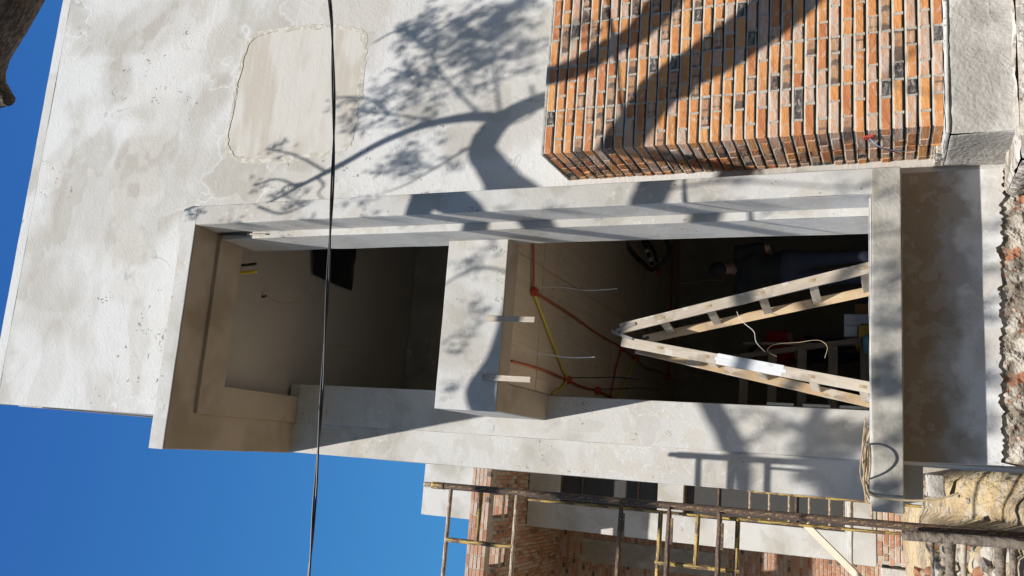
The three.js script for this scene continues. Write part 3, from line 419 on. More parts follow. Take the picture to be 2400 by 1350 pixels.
// ---------------------------------------------------------------- the brick wing behind
{
  const w = thing('brick_wing', 'brick and concrete wing in the background with a pierced brick canopy', 'building');
  const zF = -8.1;
  part('parapet_block', block(-1.40, 0.9, 8.822, 10.55, -10.2, -9.4, { step: 0.25, amp: 0.01 }), M.frame, w);
  const wb = (n, L, H, D) => Array.from({ length: n }, () => brickGeo(L, H, D, cellFor(false)));
  const wS = wb(24, 0.222, 0.066, 0.1), wSh = wb(12, 0.105, 0.066, 0.1);
  for (let c = 0; c < 5; c++) { let x = -4.6 + (c % 2) * 0.11; while (x < 0.5) { const g = rnd() < 0.12 ? pick(wSh) : pick(wS), l = g.boundingBox ? 0 : 0; g.computeBoundingBox(); const len = g.boundingBox.max.x; const b = part('brick', g, M.wingBrick, w); b.position.set(x, 8.445 + c * 0.0775, zF + rr(-0.004, 0.004)); x += len + 0.012 + l; } }
  part('canopy_core', box(-4.6, 0.9, 8.447, 8.826, -8.32, zF - 0.01), M.mortar, w);
  // canopy slab, pierced by two rows of slots that let the sun through
  const slots = []; for (const x of [-3.1, -2.17, -1.26, -0.35]) { slots.push([x, x + 0.44, -8.80, -8.36], [x, x + 0.44, -9.14, -8.90]); }
  const xsC = [...new Set([-4.6, 0.9, ...slots.flatMap(s => [s[0], s[1]])])].sort((a, b) => a - b), zsC = [-12.5, -9.14, -8.90, -8.80, -8.36, -8.32];
  const cells = [], inside = (x, z) => slots.some(s => x > s[0] && x < s[1] && z > s[2] && z < s[3]);
  for (let i = 0; i < xsC.length - 1; i++) for (let j = 0; j < zsC.length - 1; j++) if (!inside((xsC[i] + xsC[i + 1]) / 2, (zsC[j] + zsC[j + 1]) / 2)) cells.push(box(xsC[i], xsC[i + 1], 8.465, 8.82, zsC[j], zsC[j + 1]));
  part('canopy_slab', merge(cells), M.mortar, w);
  const sof = []; // bricks on the underside, courses running back
  for (let z = -8.335; z > -12; z -= 0.234) for (let x = -4.5; x < 0.6; x += 0.078) { const z0 = z - ((Math.round(x / 0.078) % 2) ? 0.11 : 0); if (slots.some(s => x + 0.066 > s[0] && x < s[1] && z0 > s[2] && z0 - 0.222 < s[3])) continue; const g = pick(wS).clone(); g.rotateX(Math.PI / 2); g.rotateY(Math.PI / 2); g.translate(x, 8.445 + rr(-0.003, 0.003), z0); sof.push(g); }
  const so = part('soffit_brickwork', merge(sof), M.wingBrick, w); so.userData.kind = 'stuff';
  for (const s of slots) for (let c = 0; c < 4; c++) { let x = s[0]; while (x < s[1] - 0.05) { const g = x + 0.222 < s[1] ? pick(wS) : pick(wSh); const b = part('brick', g, M.wingBrick, w); b.position.set(x, 8.47 + c * 0.0775, s[2] + 0.006); x += (g === undefined ? 0 : (x + 0.222 < s[1] ? 0.232 : 0.115)); } }
  // concrete bay with two steel windows
  const zB = -10.0;
  part('bay_pier', block(-1.45, -0.95, 1.6, 8.43, -10.4, zB, { step: 0.3, amp: 0.01 }), M.frame, w);
  part('bay_head', block(-0.952, 0.9, 7.78, 8.43, -10.4, zB + 0.002, { step: 0.3 }), M.frame, w);
  part('bay_spandrel', block(-0.951, 0.9, 5.25, 5.75, -10.4, zB + 0.003, { step: 0.3 }), M.frame, w);
  part('bay_foot', block(-0.953, 0.9, 1.6, 2.37, -10.4, zB + 0.001, { step: 0.3 }), M.frame, w);
  for (const [y0, y1, tr] of [[5.75, 7.78, [7.3, 6.15]], [2.37, 5.25, [4.6, 3.2]]]) {
    const f = []; for (const [a, b, c, d] of [[-0.95, -0.91, y0, y1], [0.85, 0.89, y0, y1], [-0.91, 0.85, y0, y0 + 0.04], [-0.91, 0.85, y1 - 0.04, y1], [-0.05, -0.01, y0 + 0.04, y1 - 0.04], ...tr.map(t => [-0.91, 0.85, t, t + 0.035])]) f.push(box(a, b, c, d, -10.16, -10.11 + (b - a > 1 ? 0.003 : 0)));
    const win = part('window', merge(f), M.rustPipe, w);
    for (const [a, b] of [[-0.905, -0.055], [-0.005, 0.845]]) part('pane', box(a, b, y0 + 0.045, y1 - 0.045, -10.142, -10.137), M.glass, win);
  }
  part('bay_room', merge([box(-0.95, 0.9, 1.6, 8.4, -13.2, -13), box(-0.95, 0.9, 5.3, 5.5, -13, -10.41), box(-0.95, 0.9, 8.2, 8.4, -13, -10.41), box(-0.95, 0.9, 1.6, 1.8, -13, -10.41), box(-1.2, -0.96, 1.6, 8.4, -13.2, -10.41), box(0.91, 1.1, 1.6, 8.4, -13.2, -10.2)]), M.room, w);
  // back wall of the porch
  part('porch_wall_core', box(-5, -1.2, 1.2, 8.464, -12.4, -12.11), M.mortar, w);
  const bw = []; for (let c = 0; c < 92; c++) { const y = 1.3 + c * 0.0775; let x = -3.6 + (c % 2) * 0.11; while (x < -1.0) { bw.push(pick(wS).clone().translate(x, y, -12.1)); x += 0.234; } }
  const bwm = part('porch_brickwork', merge(bw), M.wingBrick, w); bwm.userData.kind = 'stuff';
  part('niche_strip', block(-2.25, -1.75, 4.75, 7.9, -12.2, -12.085, { step: 0.3 }), M.cement, w);
  part('porch_wall', box(-5.2, -4.6, 1.2, 8.46, -12.4, -8.2), M.mortar, w);
  // base slab on brick courses
  part('porch_slab', block(-1.32, 0.9, 1.835, 2.245, -10.0, zF + 0.01, { step: 0.2, amp: 0.01, r: 0.02 }), M.frame, w);
  part('slab_edge', block(-1.34, 0.9, 2.19, 2.262, -9, zF + 0.03, { step: 0.1, amp: 0.02, r: 0.012, freq: 7 }), M.plaster, w);
  part('base_core', box(-1.27, 0.9, 0.9, 1.83, -9.9, zF - 0.012), M.mortar, w);
  for (let c = 0; c < 6; c++) { let x = -1.28 + (c % 2) * 0.06; while (x < 0.3) { const g = pick(rnd() < 0.45 ? wSh : wS); g.computeBoundingBox(); const b = part('brick', g, M.wingBrick, w); b.position.set(x, 1.755 - c * 0.083, zF + rr(-0.01, 0.004)); x += g.boundingBox.max.x + 0.018; } }
  part('porch_step', block(-2.6, -1.33, 1.25, 1.78, -9.6, -8.3, { step: 0.15, amp: 0.02, r: 0.03 }), M.cement, w);
}

// ---------------------------------------------------------------- scaffold, poles, plank
{
  const s = thing('scaffold', 'rusty yellow steel tube scaffold frame beside the open end of the window surround', 'scaffold');
  const Z0 = -0.15, st = (x, y0, y1, r, z, m, nm = 'standard') => part(nm, tube([[x[0], y1, z], [(x[0] + x[1]) / 2, (y0 + y1) / 2, z], [x[1], y0, z]], r, 10, 12), m, s);
  const hz = (y, x0, x1, r, m, z = Z0, nm = 'rung') => part(nm, tube([[x0, y, z], [(x0 + x1) / 2, y + 0.004, z], [x1, y + 0.01, z]], r, 6, 10), m, s);
  st([-0.341, -0.305], 0.3, 5.44, 0.029, Z0, M.rustPipe); part('joint_pin', tube([[-0.3425, 5.52, Z0], [-0.342, 5.47, Z0], [-0.3415, 5.42, Z0]], 0.023, 3, 12), M.palePipe, s);
  part('collar', tube([[-0.342, 5.44, Z0], [-0.342, 5.37, Z0], [-0.341, 5.31, Z0]], 0.031, 3, 12), M.yellowPipe, s);
  st([-0.389, -0.377], 1.7, 4.55, 0.0125, Z0 - 0.05, M.yellowPipe);
  st([-1.45, -1.42], 0.3, 5.5, 0.027, Z0, M.rustPipe);
  hz(5.25, -0.36, -1.45, 0.019, M.palePipe, Z0, 'ledger'); hz(4.61, -0.36, -1.45, 0.02, M.palePipe, Z0, 'ledger'); hz(4.95, -0.36, -0.78, 0.019, M.yellowPipe, Z0, 'ledger');
  part('post', tube([[-0.795, 5.25, Z0], [-0.793, 4.95, Z0], [-0.79, 4.62, Z0]], 0.021, 4, 10), M.yellowPipe, s);
  for (const y of [3.37, 3.07, 2.76]) hz(y, -0.38, y === 3.07 ? -0.775 : -0.9, 0.019, M.yellowPipe, Z0 - 0.05);
  part('post', tube([[-0.778, 3.4, Z0 - 0.05], [-0.775, 3.1, Z0 - 0.05], [-0.77, 2.74, Z0 - 0.05]], 0.02, 4, 10), M.yellowPipe, s);
  for (const y of [3.68, 3.285, 2.89]) { part('brace', merge([limb([[-0.34, y, Z0 + 0.03], [-0.40, y - 0.003, Z0 + 0.03], [-0.6, y, Z0 + 0.03], [-1.45, y + 0.01, Z0 + 0.03]], [0.014, 0.019, 0.0215, 0.0215], 6, 10), box(-0.62, -0.42, y - 0.035, y - 0.01, Z0 + 0.02, Z0 + 0.045)]), M.rustPipe, s); }
  // ---- rough timber
  solo('timber_pole', limb([[-0.372, 1.6, -0.02], [-0.36, 1.2, -0.02], [-0.35, 0.3, -0.02]], [0.034, 0.036, 0.038], 8, 12, 0.12), M.logWood, 'short grey timber post strapped against the foot of the scaffold', 'timber pole');
  const logs = [[1.395, 0.013, 'thin grey pole, highest above ground of the poles at the scaffold foot'], [1.28, 0.034, 'gnarled split log just under the thin pole at the scaffold foot'], [1.195, 0.02, 'smooth pale round pole under the gnarled log at the scaffold foot'], [0.97, 0.036, 'thick dark pole near the ground at the scaffold foot'], [0.89, 0.022, 'slim pole closest to the ground at the scaffold foot']];
  for (const [y, r, lab] of logs) solo('timber_pole', limb([[-0.39, y, -0.2], [-0.55, y + 0.004, -0.2], [-0.85, y - 0.01, -0.22], [-1.5, y + 0.02, -0.24]], [r * 1.15, r * 0.95, r, r * 1.05], 8, 12, 0.15), r === 0.02 ? M.greyWood : M.logWood, lab, 'timber pole', 'poles at the scaffold foot');
  solo('timber_plank', bar([-0.44, 2.36, -1.5], [-0.98, 1.76, -1.45], 0.06, 0.03, [0.7, -0.6, 0.2]), M.paleWood, 'pale new plank leaning diagonally behind the scaffold', 'plank');
  const l = thing('steel_ladder', 'pale ladder frame standing in front of the lower wing window', 'ladder');
  part('stile', tube([[-0.27, 3.36, -5], [-0.275, 2.8, -5], [-0.28, 1.3, -5]], 0.018), M.yellowPipe, l); part('stile', tube([[-0.62, 3.36, -5], [-0.625, 2.8, -5], [-0.63, 1.3, -5]], 0.018), M.yellowPipe, l);
  for (let i = 0; i < 7; i++) part('rung', tube([[-0.27, 3.33 - i * 0.245, -5], [-0.45, 3.33 - i * 0.245, -5], [-0.62, 3.33 - i * 0.245, -5]], 0.016), M.palePipe, l);
}
// ---------------------------------------------------------------- rubble bank
{
  const rub = thing('rubble_pile', 'pale broken stones and brick bits heaped on the bank by the scaffold foot', 'rubble');
  const vars = [0, 1, 2, 3, 4, 5].map(k => { const g = mergeVertices(new THREE.IcosahedronGeometry(1, 1).deleteAttribute('normal').deleteAttribute('uv')), p = g.attributes.position; for (let i = 0; i < p.count; i++) { const s = 0.72 + 0.5 * vn(i * 1.7, k * 3.1, 4096, 8); p.setXYZ(i, p.getX(i) * s, p.getY(i) * s * 0.7, p.getZ(i) * s); } const q = g.toNonIndexed(); q.computeVertexNormals(); return triUV(q); });
  for (let i = 0; i < 290; i++) {
    const x = rr(-1.5, -0.42), z = rr(-3.0, -0.4), k = rr(0.02, 0.06) * (rnd() < 0.12 ? 1.5 : 1);
    const b = part('stone', vars[i % 6], M.stone[Math.floor(rnd() * (rnd() < 0.65 ? 2.5 : 6))], rub); b.position.set(x, groundH(x, z) + k * 0.42, z); b.scale.set(k * 1.15, k * rr(0.7, 1.1), k * rr(0.7, 1.3)); b.rotation.set(rnd() * 6, rnd() * 6, rnd() * 6);
  }
  for (let i = 0; i < 34; i++) { const x = rr(-0.3, 0.08), z = rr(-7.5, -3.4), k = rr(0.015, 0.045); const b = part('stone', vars[i % 6], M.stone[Math.floor(rnd() * 6)], rub); b.position.set(x, groundH(x, z) + k * 0.2, z); b.scale.setScalar(k); b.rotation.set(rnd() * 6, rnd() * 6, 0); }
  solo('cement_lump', block(-0.14, 0.1, 1.12, 1.30, -3.75, -3.5, { r: 0.03, amp: 0.02, step: 0.04, freq: 9 }), M.cement, 'broken grey cement block lying on top of the yellow bank', 'cement block');
}
// ---------------------------------------------------------------- overhead cable
{
  const pts = [[7.5, 6.6, 2.4], [3.25, 5.54, 2.0], [2.72, 5.44, 2.0], [2.11, 5.35, 2.0], [1.38, 5.285, 2.0], [0.56, 5.222, 2.0], [-0.1, 5.18, 2.0], [-0.48, 5.16, 2.0], [-0.88, 5.143, 2.0], [-4, 5.2, 2.0], [-9, 5.7, 2]];
  const c = new THREE.CatmullRomCurve3(pts.map(p => V(...p))), N = 260, cab = thing('service_cable', 'twisted black overhead service cable strung across in front of the house', 'cable');
  for (const k of [0, 1]) { const q = []; for (let i = 0; i <= N; i++) { const P = c.getPointAt(i / N), a = i / N * c.getLength() * 4.2 + k * Math.PI + 1.3 * vn(i * 0.06, 1, 4096, 3); q.push([P.x, P.y + 0.0075 * Math.cos(a), P.z + 0.0075 * Math.sin(a)]); } part('strand', tube(q, 0.0072, 1, 7), M.cableBlack, cab); }
}

// ---------------------------------------------------------------- street tree, mostly above and right of the view
{
  const S = (x, y, k) => V(x - 0.308 * k, y + 1.35 * k, k); // a point k metres in front of the wall whose shadow falls at (x, y) on it
  const tr = thing('street_tree', 'dark barked street tree, its limb in the corner of the sky, shading the wall', 'tree');
  const K = y => (12.74 - y) / 2.95 + 0.3, T = (x, y) => S(x, y, K(y)), fork = S(4.5, 1.05, 3.85);
  part('trunk', limb([[5.9, -0.3, 4.7], [5.6, 1.5, 4.6], [4.9, 3.6, 4.4], [3.9, 5.4, 4.05], fork], [0.34, 0.28, 0.25, 0.22, 0.2], 10, 14, 0.1), M.bark, tr);
  const L = (k, r) => part('limb', limb(k, r, 8, 12, 0.1), M.bark, tr);
  L([V(3.9, 5.4, 4.05), fork, S(3.72, 1.42, 3.76), S(3.30, 1.98, 3.64), S(3.12, 2.31, 3.5), S(2.93, 2.47, 3.45), S(2.65, 2.67, 3.5), S(2.25, 2.87, 3.75), S(1.6, 3.1, 4.1), S(0.9, 3.6, 4.6)], [0.2, 0.2, 0.185, 0.165, 0.145, 0.125, 0.12, 0.1, 0.06, 0.03]);
  part('burr', limb([S(3.16, 2.26, 3.53), S(3.06, 2.22, 3.46), S(3.02, 2.16, 3.44)], [0.07, 0.085, 0.04], 6, 10, 0.15), M.bark, tr);
  L([fork, S(4.0, 2.2, 3.8), T(3.57, 2.6), T(3.46, 2.86), T(3.34, 3.08), T(3.29, 3.4), T(3.24, 4.0), T(3.19, 4.56), T(3.04, 4.95), T(2.92, 5.09)], [0.15, 0.11, 0.09, 0.09, 0.09, 0.085, 0.085, 0.08, 0.09, 0.095]);
  L([T(3.04, 4.95), T(3.09, 5.25), T(3.05, 5.78), T(2.92, 6.24), T(2.71, 6.71), T(2.57, 7.05), T(2.37, 7.51)], [0.06, 0.05, 0.036, 0.032, 0.03, 0.022, 0.01]);
  L([T(2.92, 5.09), T(2.75, 5.15), T(2.58, 5.03), T(2.38, 4.9), T(2.2, 4.98), T(1.5, 5.1), T(0.75, 5.3), T(0.45, 5.45), T(0.1, 5.3), T(-0.25, 5.1), T(-0.9, 5.0)], [0.1, 0.09, 0.1, 0.12, 0.09, 0.085, 0.085, 0.1, 0.07, 0.08, 0.04]);
  L([T(2.42, 4.9), T(2.28, 4.7), T(2.15, 4.52), T(1.6, 4.2), T(0.8, 4.0), T(-0.1, 4.4), T(-0.6, 4.3)], [0.11, 0.11, 0.1, 0.07, 0.05, 0.05, 0.03]);
  const thin = [[[2.78, 5.3], [2.62, 5.6], [2.45, 5.95], [2.38, 6.2]], [[3.35, 4.7], [3.08, 4.65], [3.0, 4.78], [2.98, 4.9]], [[2.6, 7.0], [2.5, 6.9], [2.42, 6.95], [2.3, 6.8]], [[2.55, 7.1], [2.5, 7.4], [2.38, 7.3], [2.34, 7.0]], [[3.2, 0.55], [2.98, 0.75], [2.88, 0.55], [2.78, 0.3]], [[3.1, 5.2], [3.5, 5.6], [3.9, 5.9]], [[3.1, 5.0], [3.6, 5.1], [4.2, 5.2]], [[3.07, 5.6], [3.2, 6.2], [3.3, 6.7]], [[2.65, 6.9], [2.85, 7.3], [2.95, 7.7]], [[1.5, 5.1], [1.6, 5.6], [1.4, 6.0]], [[0.9, 3.6], [0.8, 2.2], [0.75, 1.1]], [[1.6, 3.1], [1.75, 2.0], [1.85, 1.05]], [[0.1, 4.4], [-0.1, 4.1], [-0.35, 4.0]], [[2.25, 2.85], [2.3, 2.3], [2.2, 1.4]],
    [[2.37, 7.5], [2.3, 7.75], [2.2, 7.95]], [[2.5, 7.2], [2.6, 7.5], [2.55, 7.8]], [[3.9, 5.9], [4.1, 6.2], [4.0, 6.5]], [[3.5, 5.6], [3.6, 6.0], [3.7, 6.3]], [[3.2, 6.2], [3.4, 6.5], [3.45, 6.9]], [[2.3, 6.8], [2.22, 6.5], [2.3, 6.2]]];
  thin.forEach((p, i) => L(p.map(([x, y], j) => S(x, y, K(y) + 0.05 * (i % 4))), p.map((q, j) => 0.013 - 0.003 * j)));
  // where the foliage hangs: shadow centre, half sizes, density
  const cl = [[4.04, 5.4, 0.36, 0.77, 1.2], [3.61, 5.14, 0.26, 0.53, 0.9], [4.0, 5.0, 0.3, 0.3, 1.2], [4.1, 5.83, 0.28, 0.34, 0.7], [3.62, 6.02, 0.23, 0.29, 0.6], [3.15, 5.78, 0.22, 0.28, 0.3], [3.18, 6.57, 0.16, 0.3, 0.6], [3.39, 6.39, 0.12, 0.25, 0.5], [2.93, 7.54, 0.1, 0.33, 0.35], [2.65, 6.11, 0.15, 0.34, 0.6], [2.66, 5.59, 0.17, 0.23, 0.2], [2.45, 7.2, 0.09, 0.47, 0.3], [3.65, 4.74, 0.26, 0.17, 0.7], [3.34, 6.8, 0.09, 0.21, 0.5], [3.96, 6.11, 0.19, 0.2, 0.5], [2.52, 7.64, 0.07, 0.33, 0.2], [2.27, 7.61, 0.05, 0.12, 0.8], [2.3, 6.31, 0.06, 0.25, 0.4], [2.31, 5.73, 0.06, 0.19, 0.3], [0.78, 1.14, 0.22, 0.1, 7], [0.31, 1.14, 0.11, 0.07, 0.4], [0.03, 1.15, 0.18, 0.1, 7], [1.41, 1.14, 0.12, 0.05, 0.3], [1.81, 1.13, 0.12, 0.06, 0.6], [2.16, 1.12, 0.13, 0.06, 0.5], [2.29, 2.28, 0.07, 0.19, 0.4], [2.2, 1.36, 0.06, 0.12, 0.5], [1.63, 5.64, 0.17, 0.27, 0.45], [1.22, 5.56, 0.16, 0.22, 0.4], [0.89, 5.75, 0.16, 0.18, 0.35], [1.8, 5.57, 0.08, 0.18, 0.4], [0.49, 5.76, 0.12, 0.13, 0.4], [-0.34, 4.15, 0.28, 0.3, 9], [-0.1, 4.35, 0.2, 0.22, 3.5], [-0.4, 3.75, 0.3, 0.22, 9], [0.0, 3.85, 0.18, 0.2, 8], [0.2, 4.3, 0.15, 0.3, 1.5], [-0.05, 4.58, 0.14, 0.26, 0.55], [0.01, 4.1, 0.13, 0.18, 0.9], [-0.54, 4.3, 0.14, 0.3, 7], [-0.62, 4.02, 0.18, 0.22, 10], [-0.45, 4.1, 0.2, 0.2, 6], [-0.27, 4.96, 0.12, 0.23, 0.6], [0.05, 4.97, 0.1, 0.19, 0.4], [3.7, 2.99, 0.15, 0.18, 0.4], [3.5, 3.2, 0.23, 0.11, 0.5], [1.89, 0.97, 0.13, 0.05, 0.7], [0.75, 1.0, 0.15, 0.05, 0.8], [1.51, 0.95, 0.09, 0.05, 0.3],
    [3.75, 5.6, 0.65, 0.85, 0.35], [3.3, 6.1, 0.35, 0.5, 0.3], [2.75, 5.95, 0.28, 0.5, 0.4], [4.2, 4.8, 0.3, 0.25, 1], [2.1, 7.1, 0.06, 0.5, 0.35], [2.1, 6.3, 0.06, 0.4, 0.5], [2.1, 5.6, 0.06, 0.3, 0.5], [2.12, 3.9, 0.07, 0.4, 0.5], [2.1, 2.3, 0.06, 0.5, 0.5], [1.3, 1.1, 0.5, 0.12, 1.2], [0.45, 1.12, 0.2, 0.1, 1.2],
    [5.2, 4.2, 0.7, 0.7, 0.8], [5.6, 3.0, 0.7, 0.6, 0.8], [6.2, 4.6, 0.7, 0.8, 0.7], [6.6, 3.4, 0.6, 0.6, 0.7], [5.6, 5.2, 0.5, 0.3, 0.6], [-1.5, 4.8, 0.5, 0.4, 0.6]];
  const leaf = new THREE.BufferGeometry(); leaf.setAttribute('position', new THREE.Float32BufferAttribute([0, 0, 0, 0.3, 0.16, 0.03, 0.3, -0.16, 0.03, 0.75, 0.12, 0.03, 0.75, -0.12, 0.03, 1, 0, 0], 3)); leaf.setIndex([0, 2, 1, 1, 2, 4, 1, 4, 3, 3, 4, 5]); leaf.computeVertexNormals();
  const mats = [], m4 = new THREE.Matrix4(), q = new THREE.Quaternion(), e = new THREE.Euler();
  for (const [x, y, rx, ry, d] of cl) {
    const nt = Math.max(4, Math.round(rx * ry * 150)), per = Math.round(d * 3000 * rx * ry / nt + 7);
    for (let i = 0; i < nt; i++) {
      const cx = x + gauss() * rx * 0.72, cy = y + gauss() * ry * 0.72, k = K(cy) + rr(0.05, 0.9), C = S(cx, cy, k), ax = rr(0, 6.28), ln = rr(0.04, 0.13);
      for (let j = 0; j < per; j++) { e.set(rr(0, 6.3), rr(0, 6.3), rr(0, 6.3)); q.setFromEuler(e); const s = rr(0.032, 0.072), t = gauss() * ln; m4.compose(V(C.x + Math.cos(ax) * t + gauss() * 0.025, C.y + Math.sin(ax) * t * 0.8 + gauss() * 0.03, C.z + gauss() * 0.07), q, V(s, s, s)); mats.push(m4.clone()); }
    }
  }
  const im = new THREE.InstancedMesh(leaf, new THREE.MeshPhysicalMaterial({ color: rgb(0.07, 0.12, 0.03), roughness: 0.9, side: THREE.DoubleSide }), mats.length);
  mats.forEach((m, i) => im.setMatrixAt(i, m)); im.name = 'crown'; im.userData.kind = 'stuff'; im.castShadow = im.receiveShadow = true; tr.add(im);
}

// ---------------------------------------------------------------- step ladder in the lower window
{
  const l = thing('step_ladder', 'wooden A-frame step ladder standing open in the lower storey window', 'ladder');
  const zf = -0.9, zb = -1.27;
  part('rail', bar([1.215, 3.99, zf], [1.79, 1.745, zf], 0.098, 0.032, [1, 0, 0]), M.greyWood, l); part('rail', bar([1.17, 3.86, zb], [1.66, 1.745, zb], 0.085, 0.03, [1, 0, 0.3]), M.wood, l);
  part('rail', bar([1.095, 3.97, zf], [0.735, 1.745, zf], 0.096, 0.032, [1, 0, 0]), M.greyWood, l); part('rail', bar([1.075, 3.93, zb], [0.635, 1.745, zb], 0.085, 0.03, [1, 0, -0.3]), M.wood, l);
part('paint_coat', merge([[-0.032, 0.0, 0.02], [0, 0.012, -0.015], [0.032, -0.01, 0.004]].map(([o, a, b]) => bar([0.957 + o + a * 0.16, 3.085 + a, zf + 0.0022 + Math.abs(o) * 0.003], [0.862 + o + b * 0.16, 2.5 + b, zf + 0.0022 + Math.abs(o) * 0.003], 0.0335, 0.033, [1, 0, 0]))), mat({ map: woodTex([0.66, 0.67, 0.69], [0.55, 0.56, 0.57], 931, false), roughness: 0.6 }), l, 'white painted stretch of the rail');
  for (const [x, y, xb] of [[1.32, 3.6, 1.235], [1.43, 3.17, 1.335], [1.55, 2.71, 1.44], [1.66, 2.28, 1.54], [1.775, 1.86, 1.64]]) part('tread', bar([x - 0.01, y, zf - 0.01], [xb, y - 0.02, zb + 0.01], 0.075, 0.024, [0.25, -1, 0]), M.greyWood, l);
  for (const [x, y, xb] of [[1.035, 3.6, 1.02], [0.97, 3.18, 0.93], [0.89, 2.73, 0.83], [0.82, 2.28, 0.74], [0.745, 1.87, 0.66]]) part('tread', bar([x + 0.01, y, zf - 0.01], [xb, y - 0.02, zb + 0.01], 0.075, 0.024, [-0.25, -1, 0]), M.greyWood, l);
  const plug = (x, y, a) => { const g = block(-0.014, 0.014, -0.03, 0.03, -0.003, 0.0, { r: 0.003, amp: 0 }); g.rotateZ(a); g.translate(x, y, zf + 0.0185); part('tenon', g, M.cane, l); };
  for (const [x, y] of [[1.32, 3.6], [1.43, 3.17], [1.55, 2.71], [1.66, 2.28], [1.765, 1.86]]) plug(x, y, 0.25); for (const [x, y] of [[1.04, 3.6], [0.97, 3.18], [0.82, 2.28], [0.75, 1.87]]) plug(x, y, -0.16);
  part('hinge', merge([bar([1.19, 4.03, zf + 0.024], [1.265, 3.84, zf + 0.024], 0.03, 0.006, [1, 0, 0]), bar([1.175, 4.045, zf + 0.026], [1.115, 3.86, zf + 0.026], 0.028, 0.006, [1, 0, 0]), tube([[1.182, 4.05, zf - 0.02], [1.182, 4.052, zf + 0.02], [1.182, 4.05, zf + 0.045]], 0.014, 3, 8)]), M.steel, l);
  part('hinge', merge([bar([1.13, 3.95, zb + 0.024], [1.19, 3.8, zb + 0.024], 0.028, 0.006, [1, 0, 0]), bar([1.12, 3.95, zb + 0.026], [1.06, 3.8, zb + 0.026], 0.028, 0.006, [1, 0, 0])]), M.darkSteel, l);
  solo('loose_wire', tube([[1.42, 2.95, -1.1], [1.36, 2.92, -1.05], [1.29, 2.86, -1.0], [1.22, 2.78, -1.0], [1.13, 2.76, -1.0], [1.04, 2.68, -1.02]], 0.0026), M.whiteWire, 'white wire looping across between the step ladder legs', 'wire');
  solo('loose_wire', tube([[1.0, 2.58, -1.0], [1.05, 2.66, -1.0], [1.1, 2.62, -1.0], [1.13, 2.4, -1.0], [1.15, 2.22, -1.0], [1.1, 2.16, -1.0], [1.0, 2.18, -1.02]], 0.0026), M.cane, 'yellowish wire bent in a hook inside the step ladder', 'wire');
}
{ // dark ladder further in
  const l = thing('wooden_ladder', 'dark paint spattered ladder standing deep inside the lower room', 'ladder');
  part('rail', bar([1.27, 3.5, -3.5], [1.5, 1.745, -3.1], 0.06, 0.03, [1, 0, 0]), M.darkWood, l); part('rail', bar([0.72, 3.5, -3.5], [0.66, 1.745, -3.1], 0.06, 0.03, [1, 0, 0]), M.darkWood, l);
  for (let i = 0; i < 5; i++) { const y = 3.22 - i * 0.33, z = -3.5 + (3.5 - y) * 0.228; part('tread', bar([0.7 - i * 0.01, y, z], [1.3 + i * 0.043, y, z], 0.1, 0.025, [0, 1, 0.3]), M.darkWood, l); }
}
// ---------------------------------------------------------------- things in the room
{
  const t = thing('tile_stack', 'stack of white square tiles leaning upright in the room', 'tiles');
  for (let i = 0; i < 2; i++) for (let j = 0; j < 3; j++) part('tile', block(1.585 + i * 0.125, 1.703 + i * 0.125, 1.742 + j * 0.125, 1.86 + j * 0.125, -3.6, -3.585, { r: 0.004, amp: 0 }), M.whitePaint, t);
  part('backing', box(1.58, 1.84, 1.742, 2.13, -3.66, -3.605), M.whitePaint, t);
  solo('cardboard_box', block(1.75, 1.98, 1.742, 2.02, -3.95, -3.7, { r: 0.008, amp: 0.003 }), mat({ color: rgb(0.36, 0.18, 0.05) }), 'brown cardboard box behind the white tiles', 'box');
  const bag = block(1.36, 1.66, 1.742, 1.98, -3.35, -3.15, { r: 0.06, amp: 0.03, step: 0.03, freq: 7 });
  solo('cement_bag', bag, mat({ color: rgb(0.48, 0.31, 0.06) }), 'yellow paper cement bag in front of the white tiles', 'bag');
  solo('plastic_bag', block(1.30, 1.52, 1.742, 1.93, -3.1, -2.95, { r: 0.06, amp: 0.04, step: 0.025, freq: 11 }), mat({ color: rgb(0.10, 0.27, 0.31), roughness: 0.4 }), 'crumpled blue green plastic bag against the yellow bag', 'bag');
  solo('timber_batten', bar([1.62, 3.4, -4.6], [1.63, 1.745, -4.6], 0.035, 0.03, [1, 0, 0]), M.greyWood, 'thin upright batten in the middle of the dark room', 'batten');
  const s = thing('white_shelf', 'white slatted rack leaning beside the plaster pier inside the room', 'rack');
  for (let i = 0; i < 3; i++) part('slat', bar([0.70, 2.85 - i * 0.36, -2.6], [0.70, 2.58 - i * 0.36, -2.6], 0.03, 0.02, [1, 0, 0]), M.whitePaint, s);
  part('back_board', box(0.66, 0.69, 1.745, 2.95, -2.68, -2.62), M.darkWood, s);
  const h = thing('cable_bundle', 'thick black cables looping down from the lower ceiling', 'cables');
  part('cable', tube([[3.0, 5.0, -4.2], [2.84, 4.9, -4.35], [2.72, 4.79, -4.6], [2.66, 4.72, -4.75], [2.68, 4.7, -4.8]], 0.032), M.cableBlack, h); part('cable', tube([[3.45, 4.95, -4.8], [3.2, 4.6, -4.8], [2.95, 4.48, -4.8], [2.76, 4.58, -4.8], [2.68, 4.7, -4.8]], 0.03), M.cableBlack, h);
  part('cable', tube([[3.3, 4.97, -4.8], [3.0, 4.82, -4.8], [2.75, 4.72, -4.8]], 0.026), M.cableBlack, h); part('cable', tube([[3.3, 4.97, -5.0], [3.0, 4.75, -4.95], [2.8, 4.66, -4.85]], 0.022), M.cableBlack, h);
  part('tape', tube([[2.84, 4.745, -4.78], [2.81, 4.735, -4.78], [2.79, 4.725, -4.78]], 0.03, 3), M.whiteWire, h); part('tape', tube([[2.96, 4.805, -4.78], [2.94, 4.795, -4.78], [2.92, 4.785, -4.78]], 0.03, 3), M.whiteWire, h);
}
